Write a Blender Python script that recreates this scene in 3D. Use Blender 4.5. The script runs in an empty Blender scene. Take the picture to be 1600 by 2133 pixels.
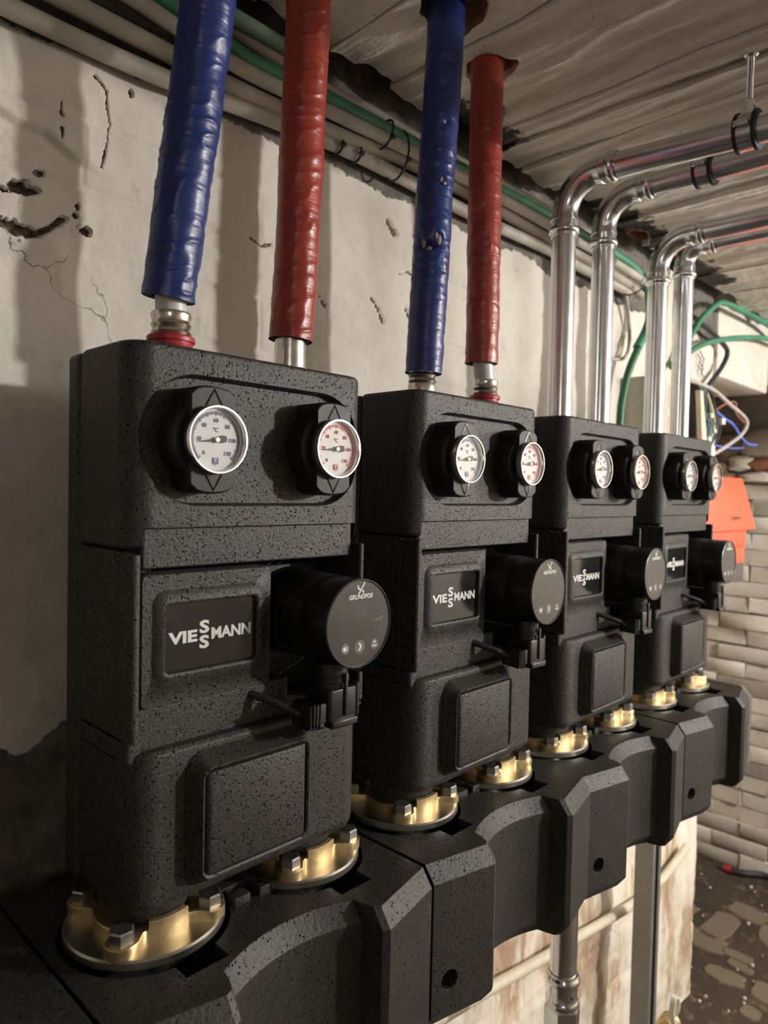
import bpy, bmesh, math, random
import numpy as np
from mathutils import Vector, Matrix, Euler
random.seed(7)
C = bpy.context.scene.collection
SC = bpy.context.scene
# ---------------------------------------------------------------- camera
F_PX, YAW, PIT, ROLL = 1479.0, 0.8044, -0.0314, 0.0226
CAM = Vector((-0.3082, -0.4797, -0.0359))
P = 0.31929                                   # spacing of the pump stations
def set_camera():
    cy, sy, cp, sp = math.cos(YAW), math.sin(YAW), math.cos(PIT), math.sin(PIT)
    fw = Vector((cp*sy, cp*cy, sp)); r = Vector((cy, -sy, 0)); u = r.cross(fw)
    cr, sr = math.cos(ROLL), math.sin(ROLL)
    r2 = cr*r + sr*u; u2 = -sr*r + cr*u
    cam = bpy.data.cameras.new('camera'); o = bpy.data.objects.new('camera', cam)
    C.objects.link(o)
    m = Matrix((r2, u2, -fw)).transposed().to_4x4(); m.translation = CAM
    o.matrix_world = m
    cam.sensor_fit = 'HORIZONTAL'; cam.sensor_width = 36.0
    cam.lens = F_PX/1600*36.0
    cam.clip_start = 0.02; cam.clip_end = 50
    cam.dof.use_dof = True; cam.dof.focus_distance = 0.72; cam.dof.aperture_fstop = 9.0
    SC.camera = o
set_camera()
# ---------------------------------------------------------------- world, lamps, exposure
w = bpy.data.worlds.new('world'); SC.world = w; w.use_nodes = True
w.node_tree.nodes['Background'].inputs[0].default_value = (1.0, 0.93, 0.85, 1)
w.node_tree.nodes['Background'].inputs[1].default_value = 0.02
def lamp(name, loc, power, radius, col):
    l = bpy.data.lights.new(name, 'POINT'); l.energy = power; l.shadow_soft_size = radius; l.color = col
    o = bpy.data.objects.new(name, l); o.location = loc; C.objects.link(o); return o
lamp('cellar_lamp', (1.80, -1.85, 0.36), 172.0, 0.038, (1.0, 0.972, 0.93))
lamp('corridor_lamp', (2.02, -1.10, 0.28), 25.0, 0.10, (1.0, 0.965, 0.92))
lamp('fill_light', (-1.15, -1.45, 0.20), 8.0, 0.15, (1.0, 0.965, 0.925))  # added fill light from behind left, lifts the shadows; no cellar lamp
SC.view_settings.view_transform = 'Standard'; SC.view_settings.look = 'None'
SC.view_settings.exposure = 0.0; SC.view_settings.gamma = 1.0
SC.view_settings.use_curve_mapping = False
# ---------------------------------------------------------------- materials
def nodes(name):
    m = bpy.data.materials.new(name); m.use_nodes = True
    nt = m.node_tree; b = nt.nodes['Principled BSDF']
    return m, nt, b
def nd(nt, t, **kw):
    n = nt.nodes.new(t)
    for k, v in kw.items():
        if k in n.inputs: n.inputs[k].default_value = v
        else: setattr(n, k, v)
    return n
def ramp(nt, pts):
    r = nt.nodes.new('ShaderNodeValToRGB'); e = r.color_ramp.elements
    while len(e) < len(pts): e.new(0.5)
    for i, (p, c) in enumerate(pts):
        e[i].position = p; e[i].color = (c, c, c, 1) if not hasattr(c, '__len__') else (*c, 1)
    return r
def mixc(nt, fac, a, b, blend='MIX'):
    n = nt.nodes.new('ShaderNodeMix'); n.data_type = 'RGBA'; n.blend_type = blend
    for sock, v in ((n.inputs[0], fac), (n.inputs[6], a), (n.inputs[7], b)):
        if hasattr(v, 'is_output'): nt.links.new(v, sock)
        elif hasattr(v, '__len__'): sock.default_value = (*v, 1)
        else: sock.default_value = v
    return n.outputs[2]
def maths(nt, op, a, b=None, clamp=False):
    n = nt.nodes.new('ShaderNodeMath'); n.operation = op; n.use_clamp = clamp
    for i, v in enumerate((a, b)):
        if v is None: continue
        if hasattr(v, 'is_output'): nt.links.new(v, n.inputs[i])
        else: n.inputs[i].default_value = v
    return n.outputs[0]
def coords(nt, scale=(1, 1, 1), kind='Object'):
    t = nt.nodes.new('ShaderNodeTexCoord'); m = nt.nodes.new('ShaderNodeMapping')
    m.inputs['Scale'].default_value = scale
    nt.links.new(t.outputs[kind], m.inputs[0]); return m.outputs[0]
def noise(nt, vec, scale, detail=4, rough=.55):
    n = nd(nt, 'ShaderNodeTexNoise'); n.inputs['Scale'].default_value = scale
    n.inputs['Detail'].default_value = detail; n.inputs['Roughness'].default_value = rough
    nt.links.new(vec, n.inputs['Vector']); return n.outputs[0]
def bump(nt, b, h, strength, dist):
    n = nt.nodes.new('ShaderNodeBump'); n.inputs['Strength'].default_value = strength
    n.inputs['Distance'].default_value = dist
    nt.links.new(h, n.inputs['Height']); nt.links.new(n.outputs[0], b.inputs['Normal']); return n
def simple(name, col, rough=.5, metal=0., var=.12, nscale=60, bmp=0., spec=.5):
    m, nt, b = nodes(name)
    v = coords(nt); n = noise(nt, v, nscale)
    b.inputs['Metallic'].default_value = metal
    b.inputs['Specular IOR Level'].default_value = spec
    d = tuple(max(0, c*(1-var)) for c in col); l = tuple(min(1, c*(1+var)) for c in col)
    r = ramp(nt, [(.3, 0.), (.7, 1.)]); nt.links.new(n, r.inputs[0])
    nt.links.new(mixc(nt, r.outputs[0], d, l), b.inputs['Base Color'])
    rr = maths(nt, 'MULTIPLY_ADD', n, .16); rr.node.inputs[2].default_value = rough-.08
    nt.links.new(rr, b.inputs['Roughness'])
    if bmp: bump(nt, b, n, bmp, .001)
    return m
def foam(name, base, pit=.95, scale=430, amount=.36):
    """moulded bead foam: small beads, with dark round pits where the beads do not quite meet"""
    m, nt, b = nodes(name)
    v = coords(nt)
    vo = nd(nt, 'ShaderNodeTexVoronoi'); vo.inputs['Scale'].default_value = scale
    nt.links.new(v, vo.inputs['Vector'])
    vp = nd(nt, 'ShaderNodeTexVoronoi'); vp.inputs['Scale'].default_value = scale*.9
    nt.links.new(v, vp.inputs['Vector'])
    sp = nt.nodes.new('ShaderNodeSeparateColor'); nt.links.new(vp.outputs['Color'], sp.inputs[0])
    big = noise(nt, v, 22, 3)
    # size of each pit: random per cell, more of them where the noise says so
    size = maths(nt, 'MULTIPLY', maths(nt, 'ADD', sp.outputs[0], maths(nt, 'MULTIPLY', big, .6)), amount)
    dd = maths(nt, 'SUBTRACT', maths(nt, 'ADD', vp.outputs['Distance'], .14), size)
    pr = ramp(nt, [(.0, 1.), (.07, 0.)]); nt.links.new(dd, pr.inputs[0]); pits = pr.outputs[0]
    tone = ramp(nt, [(.3, tuple(c*.85 for c in base)), (.7, tuple(c*1.2 for c in base))])
    nt.links.new(big, tone.inputs[0])
    cell = ramp(nt, [(.2, .75), (.8, 1.25)]); nt.links.new(vo.outputs['Color'], cell.inputs[0])
    tc = mixc(nt, 1.0, tone.outputs[0], cell.outputs[0], 'MULTIPLY')
    nt.links.new(mixc(nt, maths(nt, 'MULTIPLY', pits, pit), tc, (.0015, .0015, .0015)), b.inputs['Base Color'])
    rg = ramp(nt, [(.3, .38), (.7, .56)]); nt.links.new(cell.outputs[0], rg.inputs[0])
    nt.links.new(rg.outputs[0], b.inputs['Roughness'])
    sl = maths(nt, 'MULTIPLY_ADD', pits, -.45); sl.node.inputs[2].default_value = .46
    nt.links.new(sl, b.inputs['Specular IOR Level'])
    inv = maths(nt, 'SUBTRACT', maths(nt, 'MULTIPLY', maths(nt, 'POWER', vo.outputs['Distance'], 2.0), -1.0), maths(nt, 'MULTIPLY', pits, .5))
    bump(nt, b, inv, .38, .0007)
    return m
M = {}
M['foam'] = foam('black_bead_foam', (.0235, .0218, .020))
M['foam2'] = foam('manifold_bead_foam', (.0175, .016, .0146), .85, 330, .31)
M['dusty'] = simple('dusty_black_foam', (.085, .073, .058), .75, var=.4, nscale=25, bmp=.3)
M['plastic'] = simple('black_plastic', (.012, .0115, .011), .32, var=.1, spec=.5)
M['plastic_soft'] = simple('matt_black_plastic', (.014, .0135, .013), .52, var=.1, spec=.35)
M['groove'] = simple('gloss_black_groove', (.003, .003, .003), .25)
M['rubber'] = simple('black_rubber', (.012, .012, .012), .6)
M['screen'] = simple('gloss_screen', (.014, .014, .014), .12, var=.05)
M['face'] = simple('grey_black_control_face', (.034, .032, .030), .30, var=.04)
M['face_ring'] = simple('dark_ring', (.045, .043, .041), .3)
M['white_print'] = simple('white_print', (.66, .645, .62), .5, var=.02)
M['grey_print'] = simple('grey_print', (.075, .072, .068), .5, var=.02)
M['button'] = simple('button_grey', (.11, .105, .10), .4, var=.03)
M['dark_print'] = simple('dark_print', (.03, .03, .035), .6, var=.02)
M['blue_print'] = simple('blue_print', (.10, .12, .27), .6, var=.05)
M['bluegrey_band'] = simple('blue_scale_band', (.16, .17, .24), .6, var=.05)
M['red_band'] = simple('red_scale_band', (.55, .16, .14), .6, var=.05)
M['red_print'] = simple('red_print', (.48, .05, .05), .6, var=.05)
M['dial'] = simple('dial_white', (.60, .595, .58), .5, var=.02)
M['chrome'] = simple('bezel_steel', (.80, .79, .77), .22, 1., var=.04)
M['steel'] = None
M['brass'] = simple('cast_brass', (.66, .51, .28), .46, 1., var=.14, nscale=160, bmp=.12)
M['brass_hub'] = simple('brass_hub', (.80, .66, .36), .3, 1.)
M['zincbolt'] = simple('zinc_bolt', (.50, .49, .46), .36, 1., var=.18, nscale=120)
M['plate'] = simple('passivated_plate', (.52, .50, .43), .33, 1., var=.14, nscale=40)
M['galv'] = simple('galvanised_tube', (.72, .73, .74), .24, 1., var=.08, nscale=24)
M['galv_fit'] = simple('galvanised_fitting', (.70, .71, .72), .2, 1., var=.1, nscale=40)
M['strut'] = simple('galvanised_channel', (.30, .295, .28), .5, .75, var=.08)
M['alu'] = simple('press_sleeve_steel', (.68, .65, .58), .24, 1., var=.12, nscale=90)
M['grey_pipe'] = simple('grey_multilayer_pipe', (.52, .52, .52), .4, var=.05)
M['clip_red'] = simple('red_plastic_ring', (.34, .02, .03), .38, var=.08)
M['white_plastic'] = simple('white_plastic', (.75, .72, .65), .42, var=.05)
M['cream_plastic'] = simple('cream_plastic', (.62, .56, .44), .5, var=.08)
M['beige_panel'] = simple('beige_panel', (.50, .47, .40), .5, var=.06)
M['cable_cream'] = simple('dusty_cream_cable', (.40, .37, .31), .6, var=.25, nscale=14)
M['cable_beige'] = simple('dusty_beige_cable', (.34, .30, .245), .65, var=.3, nscale=11)
M['cable_green'] = simple('green_cable', (.045, .20, .115), .5, var=.25, nscale=10)
M['cable_dgreen'] = simple('dark_green_cable', (.02, .115, .055), .5, var=.2, nscale=12)
M['cable_dusty_green'] = simple('dusty_green_cable', (.16, .24, .18), .65, var=.35, nscale=9)
M['cable_black'] = simple('black_cable', (.02, .022, .024), .5)
M['cable_grey'] = simple('grey_cable', (.42, .38, .36), .5)
M['wire_blue'] = simple('blue_wire', (.10, .16, .62), .45)
M['wire_brown'] = simple('brown_wire', (.30, .11, .06), .5)
M['wire_teal'] = simple('teal_wire', (.05, .10, .11), .5)
M['wire_yellow'] = simple('yellow_wire', (.55, .44, .10), .5)
M['orange'] = simple('orange_red_enamel', (.80, .105, .045), .45, var=.04, nscale=8)
M['darkgrey'] = simple('dark_grey_enamel', (.075, .07, .066), .5)
M['timber'] = simple('sooty_timber', (.05, .036, .026), .8, var=.5, nscale=9, bmp=.4)
M['tape_grey'] = simple('torn_tape_backing', (.28, .24, .19), .8, var=.3)
M['foam_in'] = simple('dark_pipe_foam', (.03, .03, .033), .8)
def tape(name, col):
    m, nt, b = nodes(name)
    v = coords(nt, (1, 1, 1)); n1 = noise(nt, v, 30, 4)
    v2 = coords(nt, (14, 14, 120)); n2 = noise(nt, v2, 1.0, 4, .6)
    v3 = coords(nt, (1, 1, 3.)); n3 = noise(nt, v3, 160, 3)
    r = ramp(nt, [(.3, tuple(c*.82 for c in col)), (.7, tuple(min(1, c*1.2) for c in col))]); nt.links.new(n1, r.inputs[0])
    nt.links.new(r.outputs[0], b.inputs['Base Color'])
    b.inputs['Roughness'].default_value = .34; b.inputs['Specular IOR Level'].default_value = .5
    h = maths(nt, 'ADD', n2, maths(nt, 'MULTIPLY', n3, .10)); bump(nt, b, h, .45, .0022)
    return m
M['tape_blue'] = tape('blue_wrap_film', (.012, .026, .135))
M['tape_red'] = tape('red_wrap_film', (.27, .034, .021))
M['steel'] = M['galv']
def glass():
    m = bpy.data.materials.new('dial_glass'); m.use_nodes = True; nt = m.node_tree
    nt.nodes.clear(); o = nt.nodes.new('ShaderNodeOutputMaterial')
    t = nt.nodes.new('ShaderNodeBsdfTransparent'); g = nt.nodes.new('ShaderNodeBsdfGlossy')
    g.inputs['Roughness'].default_value = .03
    lw = nt.nodes.new('ShaderNodeLayerWeight'); lw.inputs[0].default_value = .5
    f = maths(nt, 'MULTIPLY_ADD', maths(nt, 'POWER', lw.outputs['Facing'], 4.0), .45); f.node.inputs[2].default_value = .03
    n = noise(nt, coords(nt), 30, 2); r = ramp(nt, [(.3, .97), (.7, 1.)]); nt.links.new(n, r.inputs[0]); nt.links.new(r.outputs[0], t.inputs[0])
    mx = nt.nodes.new('ShaderNodeMixShader')
    nt.links.new(f, mx.inputs[0]); nt.links.new(t.outputs[0], mx.inputs[1]); nt.links.new(g.outputs[0], mx.inputs[2])
    nt.links.new(mx.outputs[0], o.inputs[0]); return m
M['glass'] = glass()
def wall_paint():
    """whitewashed masonry: attribute 'paint' says where the paint still sticks, 'hole' where plaster broke, 'rough' where it weathers"""
    m, nt, b = nodes('whitewashed_masonry')
    v = coords(nt); b.inputs['Roughness'].default_value = .75
    def att(n):
        a = nt.nodes.new('ShaderNodeAttribute'); a.attribute_name = n; return a.outputs['Fac']
    n1 = noise(nt, v, 5, 5); n2 = noise(nt, v, 38, 5, .62); n3 = noise(nt, v, 150, 3)
    vs = coords(nt, (9, 9, 3.2)); n4 = noise(nt, vs, 1., 6, .6)
    base = ramp(nt, [(.25, (.47, .425, .37)), (.5, (.62, .575, .51)), (.75, (.68, .64, .575))]); nt.links.new(n1, base.inputs[0])
    st = ramp(nt, [(.60, 0.), (.78, 1.)]); nt.links.new(n2, st.inputs[0])
    col = mixc(nt, maths(nt, 'MULTIPLY', st.outputs[0], .55), base.outputs[0], (.36, .31, .25))
    # weathered zone low on the wall: tan, brown and brick showing through
    wn = ramp(nt, [(.42, (.80, .75, .66)), (.52, (.72, .64, .51)), (.575, (.47, .36, .24)), (.63, (.36, .21, .13)), (.70, (.70, .62, .50))])
    nt.links.new(n4, wn.inputs[0])
    w2 = mixc(nt, maths(nt, 'MULTIPLY', st.outputs[0], .5), wn.outputs[0], (.42, .31, .20))
    col = mixc(nt, att('rough'), col, w2)
    pm = maths(nt, 'ADD', att('paint'), maths(nt, 'MULTIPLY', maths(nt, 'SUBTRACT', n2, .5), 1.3))
    pr = ramp(nt, [(.45, 1.), (.53, 0.)]); nt.links.new(pm, pr.inputs[0])
    bare = ramp(nt, [(.35, (.075, .066, .057)), (.65, (.17, .15, .125))]); nt.links.new(n2, bare.inputs[0])
    col = mixc(nt, pr.outputs[0], col, bare.outputs[0])
    hm = maths(nt, 'ADD', att('hole'), maths(nt, 'MULTIPLY', maths(nt, 'SUBTRACT', n3, .5), .5))
    hr = ramp(nt, [(.42, 0.), (.55, 1.)]); nt.links.new(hm, hr.inputs[0])
    hc = ramp(nt, [(.4, (.055, .042, .033)), (.6, (.22, .15, .10))]); nt.links.new(n3, hc.inputs[0])
    col = mixc(nt, hr.outputs[0], col, hc.outputs[0])
    # hairline cracks and small chips
    vo = nd(nt, 'ShaderNodeTexVoronoi'); vo.feature = 'DISTANCE_TO_EDGE'; vo.inputs['Scale'].default_value = 7
    dv = nt.nodes.new('ShaderNodeVectorMath'); dv.operation = 'ADD'
    nz = nd(nt, 'ShaderNodeTexNoise'); nz.inputs['Scale'].default_value = 9; nz.inputs['Detail'].default_value = 6
    nt.links.new(v, nz.inputs['Vector'])
    sc = nt.nodes.new('ShaderNodeVectorMath'); sc.operation = 'SCALE'; sc.inputs['Scale'].default_value = .22
    nt.links.new(nz.outputs['Color'], sc.inputs[0]); nt.links.new(v, dv.inputs[0]); nt.links.new(sc.outputs[0], dv.inputs[1])
    nt.links.new(dv.outputs[0], vo.inputs['Vector'])
    cr = ramp(nt, [(.0015, 1.), (.006, 0.)]); nt.links.new(vo.outputs['Distance'], cr.inputs[0])
    cm = ramp(nt, [(.60, 0.), (.66, 1.)]); nt.links.new(noise(nt, v, 6.3, 2), cm.inputs[0])
    crack = maths(nt, 'MULTIPLY', cr.outputs[0], cm.outputs[0])
    chip = ramp(nt, [(.75, 0.), (.775, 1.)]); nt.links.new(noise(nt, v, 80, 3, .6), chip.inputs[0])
    dk = maths(nt, 'MAXIMUM', maths(nt, 'MULTIPLY', crack, .8), chip.outputs[0])
    col = mixc(nt, dk, col, (.10, .08, .06))
    nt.links.new(col, b.inputs['Base Color'])
    h = maths(nt, 'ADD', maths(nt, 'MULTIPLY', n2, .8), maths(nt, 'MULTIPLY', n3, .25))
    h = maths(nt, 'SUBTRACT', h, dk)
    bump(nt, b, h, .5, .004)
    return m
M['wall'] = wall_paint()
def limewash(name, light, dark, brownamt, scale=7, stretch=(1, 1, 1)):
    m, nt, b = nodes(name)
    v = coords(nt, stretch); b.inputs['Roughness'].default_value = .8
    n1 = noise(nt, v, scale, 6, .6); n2 = noise(nt, v, scale*6, 4); n3 = noise(nt, v, scale*20, 3)
    c = ramp(nt, [(.3, dark), (.55, light), (.8, tuple(min(1, x*1.08) for x in light))]); nt.links.new(n1, c.inputs[0])
    st = ramp(nt, [(.56, 0.), (.70, 1.)]); nt.links.new(n2, st.inputs[0])
    col = mixc(nt, maths(nt, 'MULTIPLY', st.outputs[0], brownamt), c.outputs[0], (.22, .155, .09))
    nt.links.new(col, b.inputs['Base Color'])
    bump(nt, b, maths(nt, 'ADD', n2, maths(nt, 'MULTIPLY', n3, .4)), .5, .004)
    return m
M['brick_white'] = limewash('whitewashed_brick', (.66, .605, .53), (.60, .545, .47), .30)
M['brick_tan'] = limewash('stained_brick', (.62, .56, .47), (.55, .475, .375), .5)
M['mortar'] = limewash('old_mortar', (.60, .545, .465), (.50, .44, .36), .5, 12)
M['brick_red'] = limewash('bare_red_brick', (.34, .14, .07), (.20, .10, .055), .6, 14)
M['rubble'] = limewash('brown_rubble', (.30, .22, .13), (.14, .09, .05), .6, 12)
M['plaster_grey'] = limewash('plain_cellar_plaster', (.55, .50, .43), (.45, .41, .35), .2)
M['floor_dirt'] = limewash('trodden_dirt_floor', (.040, .0275, .017), (.028, .019, .0115), .5, 6)
M['paver'] = limewash('worn_paver', (.175, .14, .098), (.115, .09, .06), .7, 16)
M['masonry_dark'] = limewash('bare_cellar_masonry', (.24, .20, .165), (.15, .125, .10), .4)
def ceil_paint():
    m, nt, b = nodes('whitewashed_boarding')
    v = coords(nt); vs = coords(nt, (26, 2.2, 26)); b.inputs['Roughness'].default_value = .7
    n1 = noise(nt, vs, 1.3, 6, .62); n2 = noise(nt, v, 34, 5, .6); n3 = noise(nt, v, 7, 4)
    c = ramp(nt, [(.3, (.50, .455, .40)), (.5, (.64, .595, .535)), (.72, (.74, .695, .63))]); nt.links.new(n1, c.inputs[0])
    chip = ramp(nt, [(.68, 0.), (.735, 1.)]); nt.links.new(n2, chip.inputs[0])
    a = nt.nodes.new('ShaderNodeAttribute'); a.attribute_name = 'soot'
    sm = maths(nt, 'ADD', a.outputs['Fac'], maths(nt, 'MULTIPLY', maths(nt, 'SUBTRACT', n2, .5), 1.6))
    sr = ramp(nt, [(.50, 0.), (.66, 1.)]); nt.links.new(sm, sr.inputs[0])
    col = mixc(nt, maths(nt, 'MULTIPLY', chip.outputs[0], .7), c.outputs[0], (.13, .10, .075))
    col = mixc(nt, sr.outputs[0], col, (.045, .038, .032))
    nt.links.new(col, b.inputs['Base Color'])
    bump(nt, b, maths(nt, 'ADD', maths(nt, 'MULTIPLY', n1, 1.), maths(nt, 'MULTIPLY', n2, .6)), .8, .009)
    return m
M['ceil'] = ceil_paint()
M['hole_brown'] = limewash('broken_clay_edge', (.34, .17, .07), (.22, .10, .04), .4, 30)
M['dark_gap'] = simple('dark_ceiling_slab', (.03, .026, .022), .9, var=.4, nscale=20, bmp=.3)  # near-black slab above the boards, visible past their ends
# ---------------------------------------------------------------- mesh helpers
ORG = {}
def link(name, me, mat, parent=None, label=None, smooth=30):
    o = bpy.data.objects.new(name, me); C.objects.link(o)
    if mat is not None and not me.materials: me.materials.append(mat)
    org = Vector((0, 0, 0))
    if parent is not None:
        org = ORG[parent.name]; o.parent = parent
        me.transform(Matrix.Translation(-org))
    ORG[o.name] = org
    if smooth is not None:
        me.shade_smooth(); me.set_sharp_from_angle(angle=math.radians(smooth))
    if label: o['label'] = label
    return o
def obj(name, bm, mat, parent=None, label=None, smooth=30):
    me = bpy.data.meshes.new(name); bmesh.ops.recalc_face_normals(bm, faces=bm.faces[:])
    bm.to_mesh(me); bm.free()
    return link(name, me, mat, parent, label, smooth)
def thing(name, label, cat, loc, group=None):
    o = bpy.data.objects.new(name, None); C.objects.link(o); o.location = loc
    o.empty_display_size = .02
    o['label'] = label; o['category'] = cat
    if group: o['group'] = group
    ORG[o.name] = Vector(loc); return o
def tag(o, label, cat, group=None):
    o['label'] = label; o['category'] = cat
    if group: o['group'] = group
    return o
def single(name, bm, mat, label, cat, loc, group=None, smooth=30):
    """a thing that is one mesh, with its origin at loc"""
    me = bpy.data.meshes.new(name); bmesh.ops.recalc_face_normals(bm, faces=bm.faces[:]); bm.to_mesh(me); bm.free()
    me.transform(Matrix.Translation(-Vector(loc)))
    o = link(name, me, mat, None, None, smooth); o.location = loc
    return tag(o, label, cat, group)
def struct(name, bm, mat, smooth=30):
    o = obj(name, bm, mat, None, None, smooth); o['kind'] = 'structure'; return o
NEW = bmesh.new
def box(bm, x0, x1, y0, y1, z0, z1, bev=0., seg=2):
    r = bmesh.ops.create_cube(bm, size=1, matrix=Matrix.Translation(((x0+x1)/2, (y0+y1)/2, (z0+z1)/2)) @ Matrix.Diagonal((x1-x0, y1-y0, z1-z0, 1)))
    vs = r['verts']
    if bev:
        es = list({e for v in vs for e in v.link_edges})
        bmesh.ops.bevel(bm, geom=es, offset=bev, segments=seg, profile=.5, affect='EDGES')
    return bm
def shell(bm, x0, x1, y0, y1, z0, z1, rv, rb=0., segs=6, corners='front', rest=.003):
    """box whose upright front edges are rounded by rv; rb rounds the bottom front rim; everything else gets `rest`"""
    b2 = NEW(); box(b2, x0, x1, y0, y1, z0, z1)
    def sel():
        out = []
        for e in b2.edges:
            a, b = e.verts
            if abs(a.co.z-b.co.z) > .5*(z1-z0):
                if corners == 'all' or abs(a.co.y-(y0 if corners == 'front' else y1)) < 1e-5: out.append(e)
        return out
    bmesh.ops.bevel(b2, geom=sel(), offset=rv, segments=segs, profile=.5, affect='EDGES')
    if rb:
        es = [e for e in b2.edges if all(abs(v.co.z-z0) < 1e-6 for v in e.verts) and (e.verts[0].co.y+e.verts[1].co.y)/2 < y1-1e-4]
        bmesh.ops.bevel(b2, geom=es, offset=rb, segments=4, profile=.5, affect='EDGES')
    if rest:
        b2.normal_update()
        es = [e for e in b2.edges if len(e.link_faces) == 2 and e.calc_face_angle(0) > 1.2]
        bmesh.ops.bevel(b2, geom=es, offset=rest, segments=3, profile=.5, affect='EDGES')
    me = bpy.data.meshes.new('tmp'); b2.to_mesh(me); b2.free(); bm.from_mesh(me); bpy.data.meshes.remove(me)
    return bm
def prism(bm, pts, axis, a0, a1, n=None):
    """polygon pts in the plane normal to axis, extruded from a0 to a1. axis 'y': pts (x,z); 'z': (x,y); 'x': (y,z)"""
    def mk(p, a):
        return {'y': (p[0], a, p[1]), 'z': (p[0], p[1], a), 'x': (a, p[0], p[1])}[axis]
    A = [bm.verts.new(mk(p, a0)) for p in pts]; B = [bm.verts.new(mk(p, a1)) for p in pts]
    bm.faces.new(A); bm.faces.new(B[::-1])
    for i in range(len(pts)):
        j = (i+1) % len(pts); bm.faces.new((A[i], B[i], B[j], A[j]))
    return bm
def loft(bm, rings, cap0=True, cap1=True, closed=True):
    R = [[bm.verts.new(p) for p in r] for r in rings]
    for a, b in zip(R, R[1:]):
        n = len(a)
        for i in range(n if closed else n-1):
            j = (i+1) % n; bm.faces.new((a[i], a[j], b[j], b[i]))
    if cap0: bm.faces.new(R[0][::-1])
    if cap1: bm.faces.new(R[-1])
    return bm
def rrect(x0, x1, z0, z1, r, n=6):
    out = []
    for cx, cz, a in ((x1-r, z1-r, 0), (x0+r, z1-r, 90), (x0+r, z0+r, 180), (x1-r, z0+r, 270)):
        for k in range(n+1):
            t = math.radians(a+90*k/n); out.append((cx+r*math.cos(t), cz+r*math.sin(t)))
    return out
def cyl(bm, c, r, h0, h1, axis='z', seg=32, r2=None):
    """cylinder along axis from h0 to h1 round point c (2D in the other two axes)"""
    r2 = r if r2 is None else r2
    P0, P1 = [], []
    for k in range(seg):
        t = 2*math.pi*k/seg; ca, sa = math.cos(t), math.sin(t)
        for L, rr, h in ((P0, r, h0), (P1, r2, h1)):
            a, b = c[0]+rr*ca, c[1]+rr*sa
            L.append({'z': (a, b, h), 'y': (a, h, b), 'x': (h, a, b)}[axis])
    return loft(bm, [P0, P1])
def lathe(bm, c, prof, axis='z', seg=40, closed_prof=False):
    """prof = [(r, h)...] about axis through c"""
    rings = []
    for r, h in prof:
        ring = []
        for k in range(seg):
            t = 2*math.pi*k/seg; a, b = c[0]+max(r, 1e-5)*math.cos(t), c[1]+max(r, 1e-5)*math.sin(t)
            ring.append({'z': (a, b, h), 'y': (a, h, b), 'x': (h, a, b)}[axis])
        rings.append(ring)
    if closed_prof:
        rings.append(rings[0]); loft(bm, rings, False, False); bmesh.ops.remove_doubles(bm, verts=bm.verts[:], dist=1e-7)
    else: loft(bm, rings, prof[0][0] > 0, prof[-1][0] > 0)
    return bm
def spline(pts, n=12):
    """catmull-rom through pts"""
    P_ = [Vector(p) for p in pts]; P_ = [2*P_[0]-P_[1]]+P_+[2*P_[-1]-P_[-2]]
    out = []
    for i in range(1, len(P_)-2):
        a, b, c, d = P_[i-1:i+3]
        for k in range(n):
            t = k/n
            out.append(.5*((2*b)+(c-a)*t+(2*a-5*b+4*c-d)*t*t+(3*b-a-3*c+d)*t**3))
    out.append(P_[-2]); return out
def tube(bm, path, r, seg=12, cap=True, disp=None):
    path = [Vector(p) for p in path]; n = len(path); T = []
    for i in range(n):
        T.append((path[min(i+1, n-1)]-path[max(i-1, 0)]).normalized())
    u = T[0].orthogonal().normalized(); rings = []; s = 0
    for i in range(n):
        if i: s += (path[i]-path[i-1]).length
        u = (u-T[i]*u.dot(T[i])).normalized(); v = T[i].cross(u); rr = r[i] if hasattr(r, '__len__') else r
        ring = []
        for k in range(seg):
            t = 2*math.pi*k/seg; d = u*math.cos(t)+v*math.sin(t)
            ring.append(path[i]+d*(rr+(disp(d, s, path[i]) if disp else 0)))
        rings.append(ring)
    return loft(bm, rings, cap, cap)
def cut(o, cutters):
    """boolean difference; cutters are bmeshes in the mesh space of o"""
    tmp = []
    for cb in cutters:
        me = bpy.data.meshes.new('c'); bmesh.ops.recalc_face_normals(cb, faces=cb.faces[:]); cb.to_mesh(me); cb.free()
        me.transform(Matrix.Translation(-ORG[o.name]))
        c = bpy.data.objects.new('c', me); C.objects.link(c); c.parent = o.parent; tmp.append(c)
        m = o.modifiers.new('b', 'BOOLEAN'); m.object = c; m.operation = 'DIFFERENCE'; m.solver = 'EXACT'
    bpy.context.view_layer.update()
    dg = bpy.context.evaluated_depsgraph_get(); me = bpy.data.meshes.new_from_object(o.evaluated_get(dg))
    o.modifiers.clear(); old = o.data; me.name = old.name; o.data = me; bpy.data.meshes.remove(old)
    for c in tmp:
        d = c.data; bpy.data.objects.remove(c); bpy.data.meshes.remove(d)
    me.shade_smooth(); me.set_sharp_from_angle(angle=math.radians(30))
def soften(o, width=.0012, seg=2, angle=24):
    b = o.modifiers.new('bevel', 'BEVEL'); b.width = width; b.segments = seg; b.limit_method = 'ANGLE'
    b.angle_limit = math.radians(angle); b.harden_normals = False
    w_ = o.modifiers.new('wn', 'WEIGHTED_NORMAL'); w_.keep_sharp = False; w_.weight = 80
    for p in o.data.polygons: p.use_smooth = True
    try:
        a = o.data.attributes.get('sharp_edge')
        if a: o.data.attributes.remove(a)
    except Exception: pass
    return o
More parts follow.
